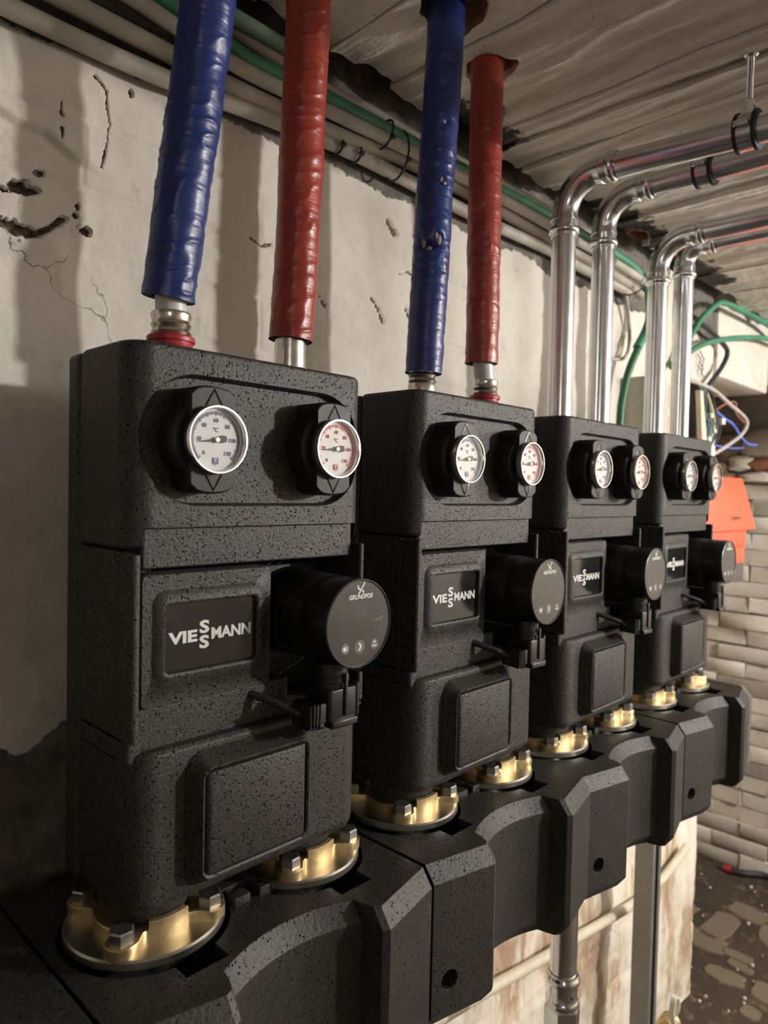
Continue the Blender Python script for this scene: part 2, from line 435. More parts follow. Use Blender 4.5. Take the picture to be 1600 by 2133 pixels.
def text_bm(bm, txt, x, y, z, size, bold=0., align='CENTER', depth=.0003, shear=0., sx=1., rot=0., fit=None):
    """flat lettering facing -y, baseline-centred at (x, z)"""
    cu = bpy.data.curves.new('t', 'FONT'); cu.body = txt; cu.size = size; cu.align_x = align; cu.align_y = 'CENTER'
    cu.offset = bold; cu.extrude = depth/2; cu.resolution_u = 3; cu.shear = shear
    o = bpy.data.objects.new('t', cu); C.objects.link(o); bpy.context.view_layer.update()
    dg = bpy.context.evaluated_depsgraph_get(); me = bpy.data.meshes.new_from_object(o.evaluated_get(dg))
    bpy.data.objects.remove(o); bpy.data.curves.remove(cu)
    if fit:
        xs_ = [v.co.x for v in me.vertices]; ys_ = [v.co.y for v in me.vertices]; a, b_, c_, d_ = min(xs_), max(xs_), min(ys_), max(ys_)
        me.transform(Matrix.Diagonal((fit[0]/(b_-a), fit[1]/(d_-c_), 1, 1)) @ Matrix.Translation((-(a+b_)/2, -(c_+d_)/2, 0)))
    m = Matrix.Translation((x, y, z)) @ Matrix(((1, 0, 0, 0), (0, 0, -1, 0), (0, 1, 0, 0), (0, 0, 0, 1))) @ Matrix.Rotation(rot, 4, 'Z') @ Matrix.Diagonal((sx, 1, 1, 1))
    me.transform(m); bm.from_mesh(me); bpy.data.meshes.remove(me); return bm
def disc(bm, x, y, z, r, seg=24, depth=.0003):
    return cyl(bm, (x, z), r, y, y+depth, 'y', seg)
def copy_tree(o, parent=None):
    c = o.copy(); C.objects.link(c); c.parent = parent; ORG[c.name] = ORG[o.name]
    for ch in list(o.children): copy_tree(ch, c)
    return c
def vnoise(x, y, seed=0):
    x = np.asarray(x, float); y = np.asarray(y, float); xi = np.floor(x).astype(np.int64); yi = np.floor(y).astype(np.int64)
    fx = x-xi; fy = y-yi; fx = fx*fx*(3-2*fx); fy = fy*fy*(3-2*fy)
    def h(a, b):
        n = (a*374761393+b*668265263+seed*974711) & 0x7fffffff
        n = ((n ^ (n >> 13))*1274126177) & 0x7fffffff
        return ((n ^ (n >> 16)) & 0xffff)/65535.
    return (h(xi, yi)*(1-fx)+h(xi+1, yi)*fx)*(1-fy)+(h(xi, yi+1)*(1-fx)+h(xi+1, yi+1)*fx)*fy
def fbm(x, y, o=4, seed=0):
    s = 0; a = .5
    for k in range(o): s = s+a*(vnoise(x*2**k, y*2**k, seed+k)-.5); a *= .5
    return s
def smooth(e0, e1, x):
    t = np.clip((x-e0)/(e1-e0), 0, 1); return t*t*(3-2*t)
def grid_mesh(name, X, Y, Z, attrs=None):
    """X,Y,Z arrays (rows, cols)"""
    r, c = X.shape; me = bpy.data.meshes.new(name)
    co = np.stack([X, Y, Z], -1).reshape(-1, 3)
    i = np.arange(r*c).reshape(r, c)
    f = np.stack([i[:-1, :-1], i[:-1, 1:], i[1:, 1:], i[1:, :-1]], -1).reshape(-1, 4)
    me.vertices.add(len(co)); me.vertices.foreach_set('co', co.ravel())
    me.loops.add(f.size); me.loops.foreach_set('vertex_index', f.ravel().astype(np.int32))
    me.polygons.add(len(f)); me.polygons.foreach_set('loop_start', (np.arange(len(f))*4).astype(np.int32))
    me.update(calc_edges=True)
    for k, v in (attrs or {}).items():
        a = me.attributes.new(k, 'FLOAT', 'POINT'); a.data.foreach_set('value', v.ravel().astype(np.float32))
    me.validate(); return me
# ================================================================ THE ROOM
W = 0.25          # face of the long whitewashed wall
ZC = 0.51         # underside of the ceiling boards
ZF = -1.46        # floor
XE = 1.79         # end of the long wall
XF = 2.60         # far wall
def seg_dist(x, z, pts):
    d = np.full(x.shape, 9.)
    for (ax, az), (bx, bz) in zip(pts, pts[1:]):
        vx, vz = bx-ax, bz-az; t = np.clip(((x-ax)*vx+(z-az)*vz)/(vx*vx+vz*vz+1e-12), 0, 1)
        d = np.minimum(d, np.hypot(x-ax-t*vx, z-az-t*vz))
    return d
def build_wall():
    xs = np.concatenate([np.linspace(-1.7, -.14, 30), np.arange(-.13, .06, .0012), np.arange(.06, .30, .0022), np.arange(.30, 1.0, .0045), np.arange(1.0, XE+.0001, .0066)])
    zs = np.concatenate([np.arange(ZF-.01, -.95, .009), np.arange(-.95, -.40, .012), np.arange(-.40, -.05, .008), np.arange(-.05, .15, .0026), np.arange(.15, .40, .0014), np.arange(.40, .60, .006)])
    xs[-1] = XE
    X, Z = np.meshgrid(xs, zs)
    h = fbm(X*4, Z*4, 3, 1)*.016+fbm(X*18, Z*18, 3, 5)*.006+fbm(X*60, Z*60, 2, 9)*.0015
    # faint courses of the masonry under the paint
    cz = Z+.006*(vnoise(X*6, Z*3, 3)-.5); row = np.floor(cz/.066)
    dz = np.abs(cz/.066-row-.5)*2; groove = smooth(.80, 1., dz)
    off = (row % 2)*.11; dx = np.abs((X+off)/.22-np.floor((X+off)/.22)-.5)*2; groove = np.maximum(groove, smooth(.95, 1., dx)*.8)
    gm = smooth(.38, .62, vnoise(X*5, Z*7, 20)); low = smooth(-.45, -.62, Z)
    h -= groove*(.0018*gm*(1-low)+.003*low*gm)
    h += low*(fbm(X*9, Z*9, 4, 31)*.020+fbm(X*40, Z*40, 3, 41)*.004)
    hole = np.zeros_like(X); paint = np.ones_like(X)
    # broken spots in the plaster, as the wall shows them
    def blob(cx, cz_, rx, rz, depth, seed, jag=.5):
        q = np.hypot((X-cx)/rx, (Z-cz_)/rz)+jag*3*fbm(X*110, Z*150, 4, seed)+jag*.8*fbm(X*420, Z*420, 2, seed+5)
        k = 1-smooth(.75, 1.05, q); hole[:] = np.maximum(hole, k); h[:] -= depth*k
    blob(-.058, .245, .016, .0065, .016, 50); blob(-.082, .238, .014, .003, .01, 51)
    blob(.005, .2205, .0065, .0055, .012, 52, .3); blob(.0500, .3765, .0026, .005, .010, 53, .3)
    blob(-.0045, .243, .0022, .004, .007, 54, .3); blob(-.006, .233, .0030, .0026, .007, 55, .3); blob(-.043, .2645, .005, .003, .004, 56, .6)
    for pts, wd, dp in (([(-.12, .207), (-.0773, .2055), (-.060, .2035), (-.045, .2050), (-.0295, .2160), (-.0205, .2255)], .0042, .010),
                        ([(.0097, .3775), (.0233, .368), (.0234, .3535), (.0267, .3353), (.0238, .3147), (.018, .2883)], .0008, .004),
                        ([(-.0234, .337), (-.0231, .325)], .0008, .003), ([(-.0234, .312), (-.0231, .302)], .0010, .003),
                        ([(.300, .232), (.317, .222), (.33, .205)], .0013, .003), ([(.485, .235), (.50, .215), (.498, .19), (.506, .16)], .0022, .006),
                        ([(.47, .285), (.49, .292), (.51, .288)], .0012, .003), ([(.41, .24), (.425, .225), (.437, .205)], .0016, .004),
                        ([(.205, .268), (.222, .262), (.236, .268)], .0012, .003), ([(.185, .115), (.189, .105), (.187, .096)], .0020, .004),
                        ([(.445, .355), (.452, .345), (.46, .343)], .004, .006), ([(.36, .085), (.372, .083)], .0009, .002)):
        d = seg_dist(X+.0016*fbm(X*120, Z*120, 3, 61), Z+.0016*fbm(X*120, Z*120, 3, 62), pts)*np.maximum(.35, 1+2.6*fbm(X*90, Z*90, 4, 60)); k = 1-smooth(wd*.5, wd*1.2, d)
        hole[:] = np.maximum(hole, k*.95); h -= dp*k
    # flaked shelf of old plaster upper left: the paint layer steps back in there
    d = seg_dist(X, Z, [(-.12, .318), (-.065, .3026), (-.039, .3012), (-.011, .2865), (.0156, .2830)])
    side = Z-np.interp(X, [-.12, -.065, -.039, -.011, .0156, .03], [.318, .3026, .3012, .2865, .283, .283])
    k = (1-smooth(-.02, .045, X))
    h += k*.007*smooth(-.004, .006, side)*(1-smooth(.0, .09, side))
    # relief ledge below the broken strip
    h += .006*np.exp(-((Z-.195)/.012)**2)*(1-smooth(-.03, .01, X))
    # the paint stops short of the ceiling, and low behind the first station
    paint -= smooth(.372, .408, Z+fbm(X*9, Z*3, 3, 70)*.05)*1.0*(X < 9)
    pl = (1-smooth(-.305, -.275, Z+fbm(X*18, Z*10, 3, 71)*.06))*smooth(-.62, -.56, Z)*(1-smooth(.1, .3, X))
    paint -= pl
    rough = smooth(-.50, -.66, Z+.04*(vnoise(X*8, Z*2, 80)-.5))*.9
    Yv = W-h
    # rounded free corner
    e = np.clip((X-(XE-.05))/.05, 0, 1); Yv += .05*e**4
    me = grid_mesh('wall_back', X, Yv, Z, {'paint': paint, 'hole': hole, 'rough': rough})
    o = link('wall_back', me, M['wall'], smooth=60); o['kind'] = 'structure'
    return o
build_wall()
def slab(name, x0, x1, y0, y1, z0, z1, mat, bev=.0):
    return struct(name, box(NEW(), x0, x1, y0, y1, z0, z1, bev), mat)
slab('wall_end', XE-.02, XE+.012, W+.035, 1.1, ZF, .56, M['plaster_grey'], .01)
slab('wall_front', -1.75, 2.75, -3.32, -3.2, ZF, .56, M['masonry_dark'])
slab('wall_left', -1.85, -1.7, -3.25, .35, ZF, .56, M['masonry_dark'])
slab('wall_alcove', XE, 2.75, 1.05, 1.15, ZF, .56, M['plaster_grey'])
slab('floor', -1.85, 2.75, -3.32, 1.15, ZF-.08, ZF, M['floor_dirt'])
far = slab('wall_right', XF+.0090, XF+.15, -3.32, 1.15, ZF, .56, M['mortar'])
cl = slab('ceiling', -1.85, 2.75, -3.32, 1.15, .56, .62, M['dark_gap'])
# white beam that carries the ceiling over the alcove
def rough_box(name, x0, x1, y0, y1, z0, z1, mat, amp=.004, seed=0, div=.03, bev=.008):
    bm = box(NEW(), x0, x1, y0, y1, z0, z1, bev)
    n = max(1, int(max(x1-x0, y1-y0, z1-z0)/div))
    bmesh.ops.subdivide_edges(bm, edges=[e for e in bm.edges if e.calc_length() > div], cuts=min(n, 12), use_grid_fill=True)
    rnd = np.array([v.co[:] for v in bm.verts]); d = fbm(rnd[:, 0]*12+rnd[:, 2]*9, rnd[:, 1]*12+rnd[:, 2]*7, 3, seed)*amp*2
    bm.normal_update()
    for v, q in zip(bm.verts, d): v.co += v.normal*q
    return bm
struct('trim_1', rough_box('trim_1', XE-.004, 2.25, W-.004, .95, .306, .555, M['plaster_grey'], .003, 3), M['brick_white'])
struct('trim_2', rough_box('trim_2', 2.25, 2.42, -.5, .95, .21, .335, M['timber'], .008, 5), M['timber'])
struct('trim_3', rough_box('trim_3', 2.25, XF+.02, -.5, .95, .335, .56, M['plaster_grey'], .004, 8), M['plaster_grey'])
# far wall: whitewashed bricks, one object each where the photo shows them
def brick_mesh(seed, L, H, D=.03, amp=.0036):
    bm = NEW(); box(bm, -D/2, D/2, -L/2, L/2, -H/2, H/2, .0045, 2)
    r = random.Random(seed)
    for v in bm.verts: v.co += Vector((r.uniform(-1, 1)*amp, r.uniform(-1, 1)*amp, r.uniform(-1, 1)*amp))
    me = bpy.data.meshes.new('brick'); bmesh.ops.recalc_face_normals(bm, faces=bm.faces[:]); bm.to_mesh(me); bm.free()
    me.shade_smooth(); me.set_sharp_from_angle(angle=math.radians(50)); return me
bw = []
for mt in ('brick_white', 'brick_white', 'brick_tan', 'brick_white'):
    for q in range(3):
        me = brick_mesh(len(bw), .1965, .0588); me.materials.append(M[mt]); bw.append(me)
half = []
for mt in ('brick_white', 'brick_tan'):
    me = brick_mesh(77+len(half), .09, .0565); me.materials.append(M[mt]); half.append(me)
rb = random.Random(3); z = ZF+.03; row = 0
while z < .02:
    y = -.02+(0 if row % 2 else .1); k = 0
    while y < .78:
        low = z < ZF+.35
        me = rb.choice(bw) if not low else rb.choice(bw[6:9]+bw[:3])
        o = bpy.data.objects.new('brick', me); C.objects.link(o); o.parent = far
        o.location = (XF+rb.uniform(-.003, .005), y+rb.uniform(-.003, .003), z+rb.uniform(-.003, .003)); o.rotation_euler = (rb.uniform(-.022, .022), rb.uniform(-.03, .03), rb.uniform(-.02, .02))
        y += .20; k += 1
    z += .0615; row += 1
# rubble and bare brick under the timber lintel
def stone(bm_seed, sx, sy, sz):
    bm = NEW(); bmesh.ops.create_icosphere(bm, subdivisions=2, radius=1)
    r = random.Random(bm_seed); ph = [r.uniform(0, 6) for _ in range(6)]
    for v in bm.verts:
        c = v.co.copy(); k = 1+.16*math.sin(3*c.x+ph[0])*math.sin(4*c.y+ph[1])+.12*math.sin(5*c.z+ph[2])
        m = max(abs(c.x), abs(c.y), abs(c.z)); c = c.lerp(c/m, .55)*k
        v.co = Vector((c.x*sx, c.y*sy, c.z*sz))
    return bm
rs = random.Random(11)
for (y, z, sy, sz, mt) in ((.62, .15, .10, .05, 'rubble'), (.47, .17, .07, .045, 'rubble'), (.36, .165, .065, .055, 'brick_tan'), (.26, .18, .06, .05, 'rubble'), (.16, .16, .07, .05, 'brick_tan'),
                        (.55, .075, .09, .04, 'rubble'), (.42, .095, .055, .03, 'brick_tan'), (.31, .09, .075, .034, 'brick_red'), (.16, .085, .08, .036, 'brick_red'), (.05, .13, .06, .05, 'rubble'),
                        (.66, .045, .06, .03, 'brick_tan'), (.50, .035, .075, .022, 'rubble'), (.37, .04, .06, .02, 'brick_tan'), (.24, .038, .07, .02, 'rubble'), (.10, .035, .07, .022, 'brick_tan')):
    bm = stone(rs.random(), .035, sy, sz); me = bpy.data.meshes.new('stone'); bm.to_mesh(me); bm.free(); me.materials.append(M[mt])
    me.shade_smooth(); me.set_sharp_from_angle(angle=math.radians(40))
    o = bpy.data.objects.new('stone', me); C.objects.link(o); o.parent = far; o.location = (XF-.012, y, z)
# floor: worn pavers showing through the dirt
flo = bpy.data.objects['floor']; rp = random.Random(5)
pv = []
for q in range(6):
    bm = NEW(); r = random.Random(q); n = 14
    pts = []
    for k in range(n):
        t = 2*math.pi*k/n; c, s = math.cos(t), math.sin(t); m_ = max(abs(c), abs(s)); f = (1/m_)**.75*r.uniform(.82, 1.05)
        pts.append((c*f, s*f))
    top = [(x*.9, y*.9) for x, y in pts]
    loft(bm, [[(x, y, -1) for x, y in pts], [(x, y, .3) for x, y in pts], [(x, y, 1) for x, y in top]])
    me = bpy.data.meshes.new('paver'); bmesh.ops.recalc_face_normals(bm, faces=bm.faces[:]); bm.to_mesh(me); bm.free(); me.materials.append(M['paver']); pv.append(me)
for (x, y, sx, sy) in ((2.16, .30, .11, .05), (2.035, .33, .055, .10), (2.03, .205, .024, .05), (1.985, .185, .022, .045), (1.905, .205, .04, .06), (1.915, .085, .05, .05),
                       (2.30, .24, .05, .09), (2.23, .155, .09, .05), (2.06, .08, .06, .045), (1.80, .10, .03, .03), (2.42, .12, .07, .08), (2.16, .43, .07, .05), (1.72, .02, .05, .07), (1.9, -.06, .06, .05), (2.1, -.05, .06, .06)):
    o = bpy.data.objects.new('paver', rp.choice(pv)); C.objects.link(o); o.parent = flo
    o.location = (x, y, ZF-.004); o.scale = (sx, sy, .009); o.rotation_euler = (0, 0, rp.uniform(-.15, .15))
bm = NEW()
for k in range(90):
    x, y = rp.uniform(1.6, 2.5), rp.uniform(-.2, .5); s = rp.uniform(.002, .006)
    bmesh.ops.create_icosphere(bm, subdivisions=1, radius=s, matrix=Matrix.Translation((x, y, ZF+s*.5)))
o = obj('gravel_crumbs', bm, M['brick_white'], flo, None, None); o['kind'] = 'stuff'
# ceiling boards
edges = [-.86, -.74, -.62, -.50, -.385, -.27, -.155, -.04, .075, .172, .278, .397, .508, .590, .646, .728, .835, .945, 1.05, 1.16, 1.27, 1.38, 1.49, 1.6, 1.71, 1.82, 1.93, 2.04, 2.15, 2.26]
rc = random.Random(21); boards = []
for i, (a, b) in enumerate(zip(edges, edges[1:])):
    fine = .2 < b < 1.6
    nx = 20 if fine else 4; ys = np.concatenate([np.linspace(-3.18, -.36, 36), np.linspace(-.33, .205+rc.uniform(-.012, .012), 130 if fine else 30)])
    u = np.linspace(0, 1, nx); U, Y = np.meshgrid(u, ys)
    g = .0012; jag = .004*fbm(Y*14, Y*0+i, 3, 90+i)
    X = a+g+(b-a-2*g)*U+jag*(U-.5)
    tilt = rc.uniform(-.014, .014); lev = rc.uniform(-.006, .007)
    Zb = ZC+lev+tilt*(U-.5)-.016*fbm(X*8, Y*3.5, 3, 100+i)-.010*fbm(X*34, Y*7, 4, 130+i)-.004*smooth(.78, 1., np.abs(U-.5)*2)*(vnoise(Y*7, Y*0, 150+i)-.3)
    for q in range(2):
        Zb = Zb+.0045*smooth(-.05, .05, U-(.3+.4*q)+.5*fbm(Y*5, Y*0+3*q, 4, 170+7*i+q))*(-1)**(i+q)
    Zb = Zb-.004*fbm(X*70, Y*22, 3, 190+i)
    soot = smooth(.07, .20, Y)*(.25+.75*smooth(.35, .6, vnoise(X*7, Y*5, 160)))
    me = grid_mesh('board', X, Y, Zb, {'soot': soot})
    # give the board thickness: side walls and top
    bm = NEW(); bm.from_mesh(me); bpy.data.meshes.remove(me)
    ex = bmesh.ops.extrude_face_region(bm, geom=bm.faces[:]); vs = [v for v in ex['geom'] if isinstance(v, bmesh.types.BMVert)]
    for v in vs: v.co.z = .5600
    o = obj('board', bm, M['ceil'], cl, None, 45); boards.append((a, b, o))
def ceiling_hole(x, y, rx, ry, seed):
    r = random.Random(seed); n = 30; ph = [r.uniform(0, 6) for _ in range(3)]
    pts = []
    for k in range(n):
        t = 2*math.pi*k/n; f = 1+.13*math.sin(2*t+ph[0])+.10*math.sin(3*t+ph[1])+.05*math.sin(7*t+ph[2])+r.uniform(-.04, .04)
        pts.append((x+rx*math.cos(t)*f, y+ry*math.sin(t)*f))
    for a, b, o in boards:
        if a < x+rx*1.3 and b > x-rx*1.3: cut(o, [prism(NEW(), pts, 'z', .44, .552)])
    big = [((px-x)*1.12+x, (py-y)*1.12+y) for px, py in pts]
    bm = NEW(); lathe(bm, (x, y), [(max(rx, ry)*1.2, .553), (max(rx, ry)*1.2, .5585), (0, .5585), (0, .553)], 'z', 20)
    bm.free(); bm = NEW()
    R0 = [((px-x)*.975+x, (py-y)*.975+y, .513) for px, py in pts]; R1 = [((px-x)*.93+x, (py-y)*.93+y, .548) for px, py in pts]; R2 = [(big[k][0], big[k][1], .556) for k in range(n)]; R3 = [(big[k][0], big[k][1], .519) for k in range(n)]
    loft(bm, [R0, R1, R2, R3, R0], False, False); bmesh.ops.remove_doubles(bm, verts=bm.verts[:], dist=1e-6)
    obj('hole_edge', bm, M['hole_brown'], cl, None, 20)
ceiling_hole(.338, .050, .040, .044, 1); ceiling_hole(.450, .078, .032, .036, 2)
ceiling_hole(1.150, .195, .03, .022, 4)
# ================================================================ PUMP STATIONS
UX, UY, UZ = .0628, .072, -.371
def lettering_logo(bm, x, y, z, w):
    """wide wordmark with its two S stacked across the line"""
    s = w/.0782; b = .00055*s
    text_bm(bm, 'VIE', x-.0260*s, y, z-.0002*s, .0140*s, b, fit=(.0260*s, .0098*s))
    text_bm(bm, 'MANN', x+.0196*s, y, z-.0002*s, .0140*s, b, fit=(.0390*s, .0098*s))
    text_bm(bm, 'S', x-.0065*s, y, z+.0062*s, .0155*s, b, fit=(.0092*s, .0108*s))
    text_bm(bm, 'S', x-.0065*s, y, z-.0062*s, .0155*s, b, fit=(.0092*s, .0108*s))
def knob(root, cx, cz, band_mat, num_mat, emb_mat, lab, angle):
    # body: round disc with a broad cross-grip running up and down
    bm = NEW()
    lathe(bm, (cx, cz), [(0, .0085), (.0300, .0085), (.0325, .0105), (.0332, .014), (.0325, .034), (0, .034)], 'y', 44)
    hw, hh = .0205, .0425
    pts = []
    for sgn in (1, -1):
        for k in range(9):
            t = -1+2*k/8; x = -sgn*t*hw; pts.append((cx+x, cz+sgn*(hh-.0035*t*t-.0035*t**8)))
    n = len(pts)
    def ring(y, s): return [((px-cx)*s+cx, y, (pz-cz)*s+cz) for px, pz in pts]
    loft(bm, [ring(.034, 1), ring(.0085, 1), ring(.0048, .985), ring(.0034, .955)])
    kb = obj('thermometer_knob', bm, M['plastic_soft'], root, lab, 30)
    for sgn in (1, -1):
        tri = [(cx-.0075, cz+sgn*.0265), (cx, cz+sgn*.0395), (cx+.0075, cz+sgn*.0265)]
        bm = NEW(); tube(bm, [(px, .0033, pz) for px, pz in tri], .00075, 6); obj('pointer_groove', bm, M['groove'], kb)
    bm = NEW(); lathe(bm, (cx, cz), [(.0268, .0040), (.0268, -.0034), (.0262, -.0046), (.0252, -.0046), (.0246, -.0034), (.0236, .0011), (.0238, .0048), (.0262, .0048)], 'y', 56, True)
    obj('bezel', bm, M['chrome'], kb, 'bright steel ring round the dial', 40)
    bm = NEW(); cyl(bm, (cx, cz), .0240, .0012, .0045, 'y', 48); dl = obj('dial', bm, M['dial'], kb, 'white thermometer dial')
    bm = NEW(); yb = .0010
    def ang(v): return math.radians(225-270*v/120)-0.0
    n = 48; O, I = [], []
    for k in range(n+1):
        t = ang(120*k/n); O.append((cx+.0222*math.cos(t), yb, cz+.0222*math.sin(t))); I.append((cx+.0196*math.cos(t), yb, cz+.0196*math.sin(t)))
    vo = [bm.verts.new(p) for p in O]; vi = [bm.verts.new(p) for p in I]
    for k in range(n): bm.faces.new((vo[k], vo[k+1], vi[k+1], vi[k]))
    obj('scale_band', bm, band_mat, kb, None, None)
    bm = NEW()
    for v in range(0, 121, 10):
        t = ang(v); r0, r1 = (.0185, .0222)
        d = Vector((math.cos(t), 0, math.sin(t))); c = Vector((cx, .0009, cz))
        tube(bm, [c+d*r0, c+d*r1], .00022, 4)
    obj('scale_ticks', bm, num_mat, kb, None, None)
    bm = NEW()
    for v in range(0, 121, 20):
        t = ang(v); rr = .0150
        text_bm(bm, str(v), cx+rr*math.cos(t), .0009, cz+rr*math.sin(t), .0047, .00002)
    text_bm(bm, '°C', cx, .0009, cz+.0075, .0050, .00004)
    obj('numerals', bm, num_mat, kb, None, None)
    bm = NEW(); box(bm, cx-.0026, cx+.0026, .0006, .0010, cz-.0190, cz-.0140)
    obj('emblem', bm, emb_mat, kb, None, None)
    bm = NEW(); text_bm(bm, 'P', cx-.0003, .0005, cz-.0162, .0042, .00006); text_bm(bm, 'Pilax'[:2], cx, .0005, cz-.0200, .0016)
    obj('emblem_lettering', bm, M['white_print'], kb, None, None)
    t = math.radians(angle); d = Vector((math.cos(t), 0, math.sin(t))); q = Vector((-d.z, 0, d.x)); c = Vector((cx, -.0006, cz))
    bm = NEW()
    pts = [c+d*.0180, c+d*.002+q*.0011, c-d*.0030+q*.0010, c-d*.0052+q*.0031, c-d*.0088+q*.0022, c-d*.0094, c-d*.0088-q*.0022, c-d*.0052-q*.0031, c-d*.0030-q*.0010, c+d*.002-q*.0011]
    prism(bm, [(p.x, p.z) for p in pts], 'y', -.0008, -.0003)
    obj('needle', bm, M['dark_print'], kb, None, None)
    bm = NEW(); lathe(bm, (cx, cz), [(0, -.0024), (.0016, -.0024), (.0024, -.0014), (.0024, .0010), (0, .0010)], 'y', 20); obj('needle_hub', bm, M['brass_hub'], kb, 'brass hub of the needle')
    bm = NEW(); bm.faces.new([bm.verts.new((cx+.0240*math.cos(2*math.pi*k/40), -.0030, cz+.0240*math.sin(2*math.pi*k/40))) for k in range(40)]); obj('dial_glass', bm, M['glass'], kb, None, 30)
def hexagon(cx, cy, r, rot=0): return [(cx+r*math.cos(rot+math.pi/3*k), cy+r*math.sin(rot+math.pi/3*k)) for k in range(6)]
def flange(root, fx, fy, rot):
    bm = NEW()
    lathe(bm, (fx, fy), [(.030, -.4075), (.0640, -.4075), (.0657, -.4060), (.0657, -.4005), (.0642, -.3990), (.030, -.3990)], 'z', 72, True)
    cyl(bm, (fx, fy), .029, -.4262, -.400, 'z', 32)
    obj('flange_plate', bm, M['plate'], root, 'round zinc-coated steel plate', 30)
    pts = []
    N = 128
    for k in range(N):
        t = 2*math.pi*k/N; r = .0428
        for e in range(4):
            a = rot+math.pi/4+e*math.pi/2
            d = math.atan2(math.sin(t-a), math.cos(t-a))
            # ear: circle r=.0125 centred at .0535
            c = .0535*math.cos(d); s2 = .0132**2-(.0535*math.sin(d))**2
            if s2 > 0: r = max(r, c+math.sqrt(s2))
            else:
                # fillet towards the ring
                r = max(r, .0428+.0060*max(0, 1-(abs(d)-.248)/.13)**2)
        pts.append((fx+r*math.cos(t), fy+r*math.sin(t)))
    bm = NEW()
    def ring(z, o): return [(fx+(px-fx)*(1-o/.05), fy+(py-fy)*(1-o/.05), z) for px, py in pts]
    loft(bm, [ring(-.3990, .0), ring(-.3908, 0), ring(-.3900, .0009)])
    # taller collar wall on the two sides of the ring that face along the pipe row
    for e in (1, 3):
        a0 = rot+e*math.pi/2-.40; a1 = rot+e*math.pi/2+.40; rings = []
        for k in range(13):
            t = a0+(a1-a0)*k/12; c, s = math.cos(t), math.sin(t)
            rings.append([(fx+r*c, fy+r*s, z) for r, z in ((.0440, -.391), (.0440, -.3838), (.0430, -.3830), (.0385, -.3830), (.0385, -.391))])
        loft(bm, rings)
    fl = obj('brass_flange', bm, M['brass'], root, 'cast brass flange with four ears', 35)
    for e in range(4):
        a = rot+math.pi/4+e*math.pi/2; bx_, by_ = fx+.0540*math.cos(a), fy+.0540*math.sin(a)
        bm = NEW(); R = .0102; h = hexagon(bx_, by_, R, a+.35+e*.5)
        loft(bm, [[(x, y, -.3900) for x, y in h], [(x, y, -.3812) for x, y in h], [((x-bx_)*.86+bx_, (y-by_)*.86+by_, -.3800) for x, y in h]])
        obj('hex_bolt', bm, M['zincbolt'], fl, 'zinc hex bolt head', 25)
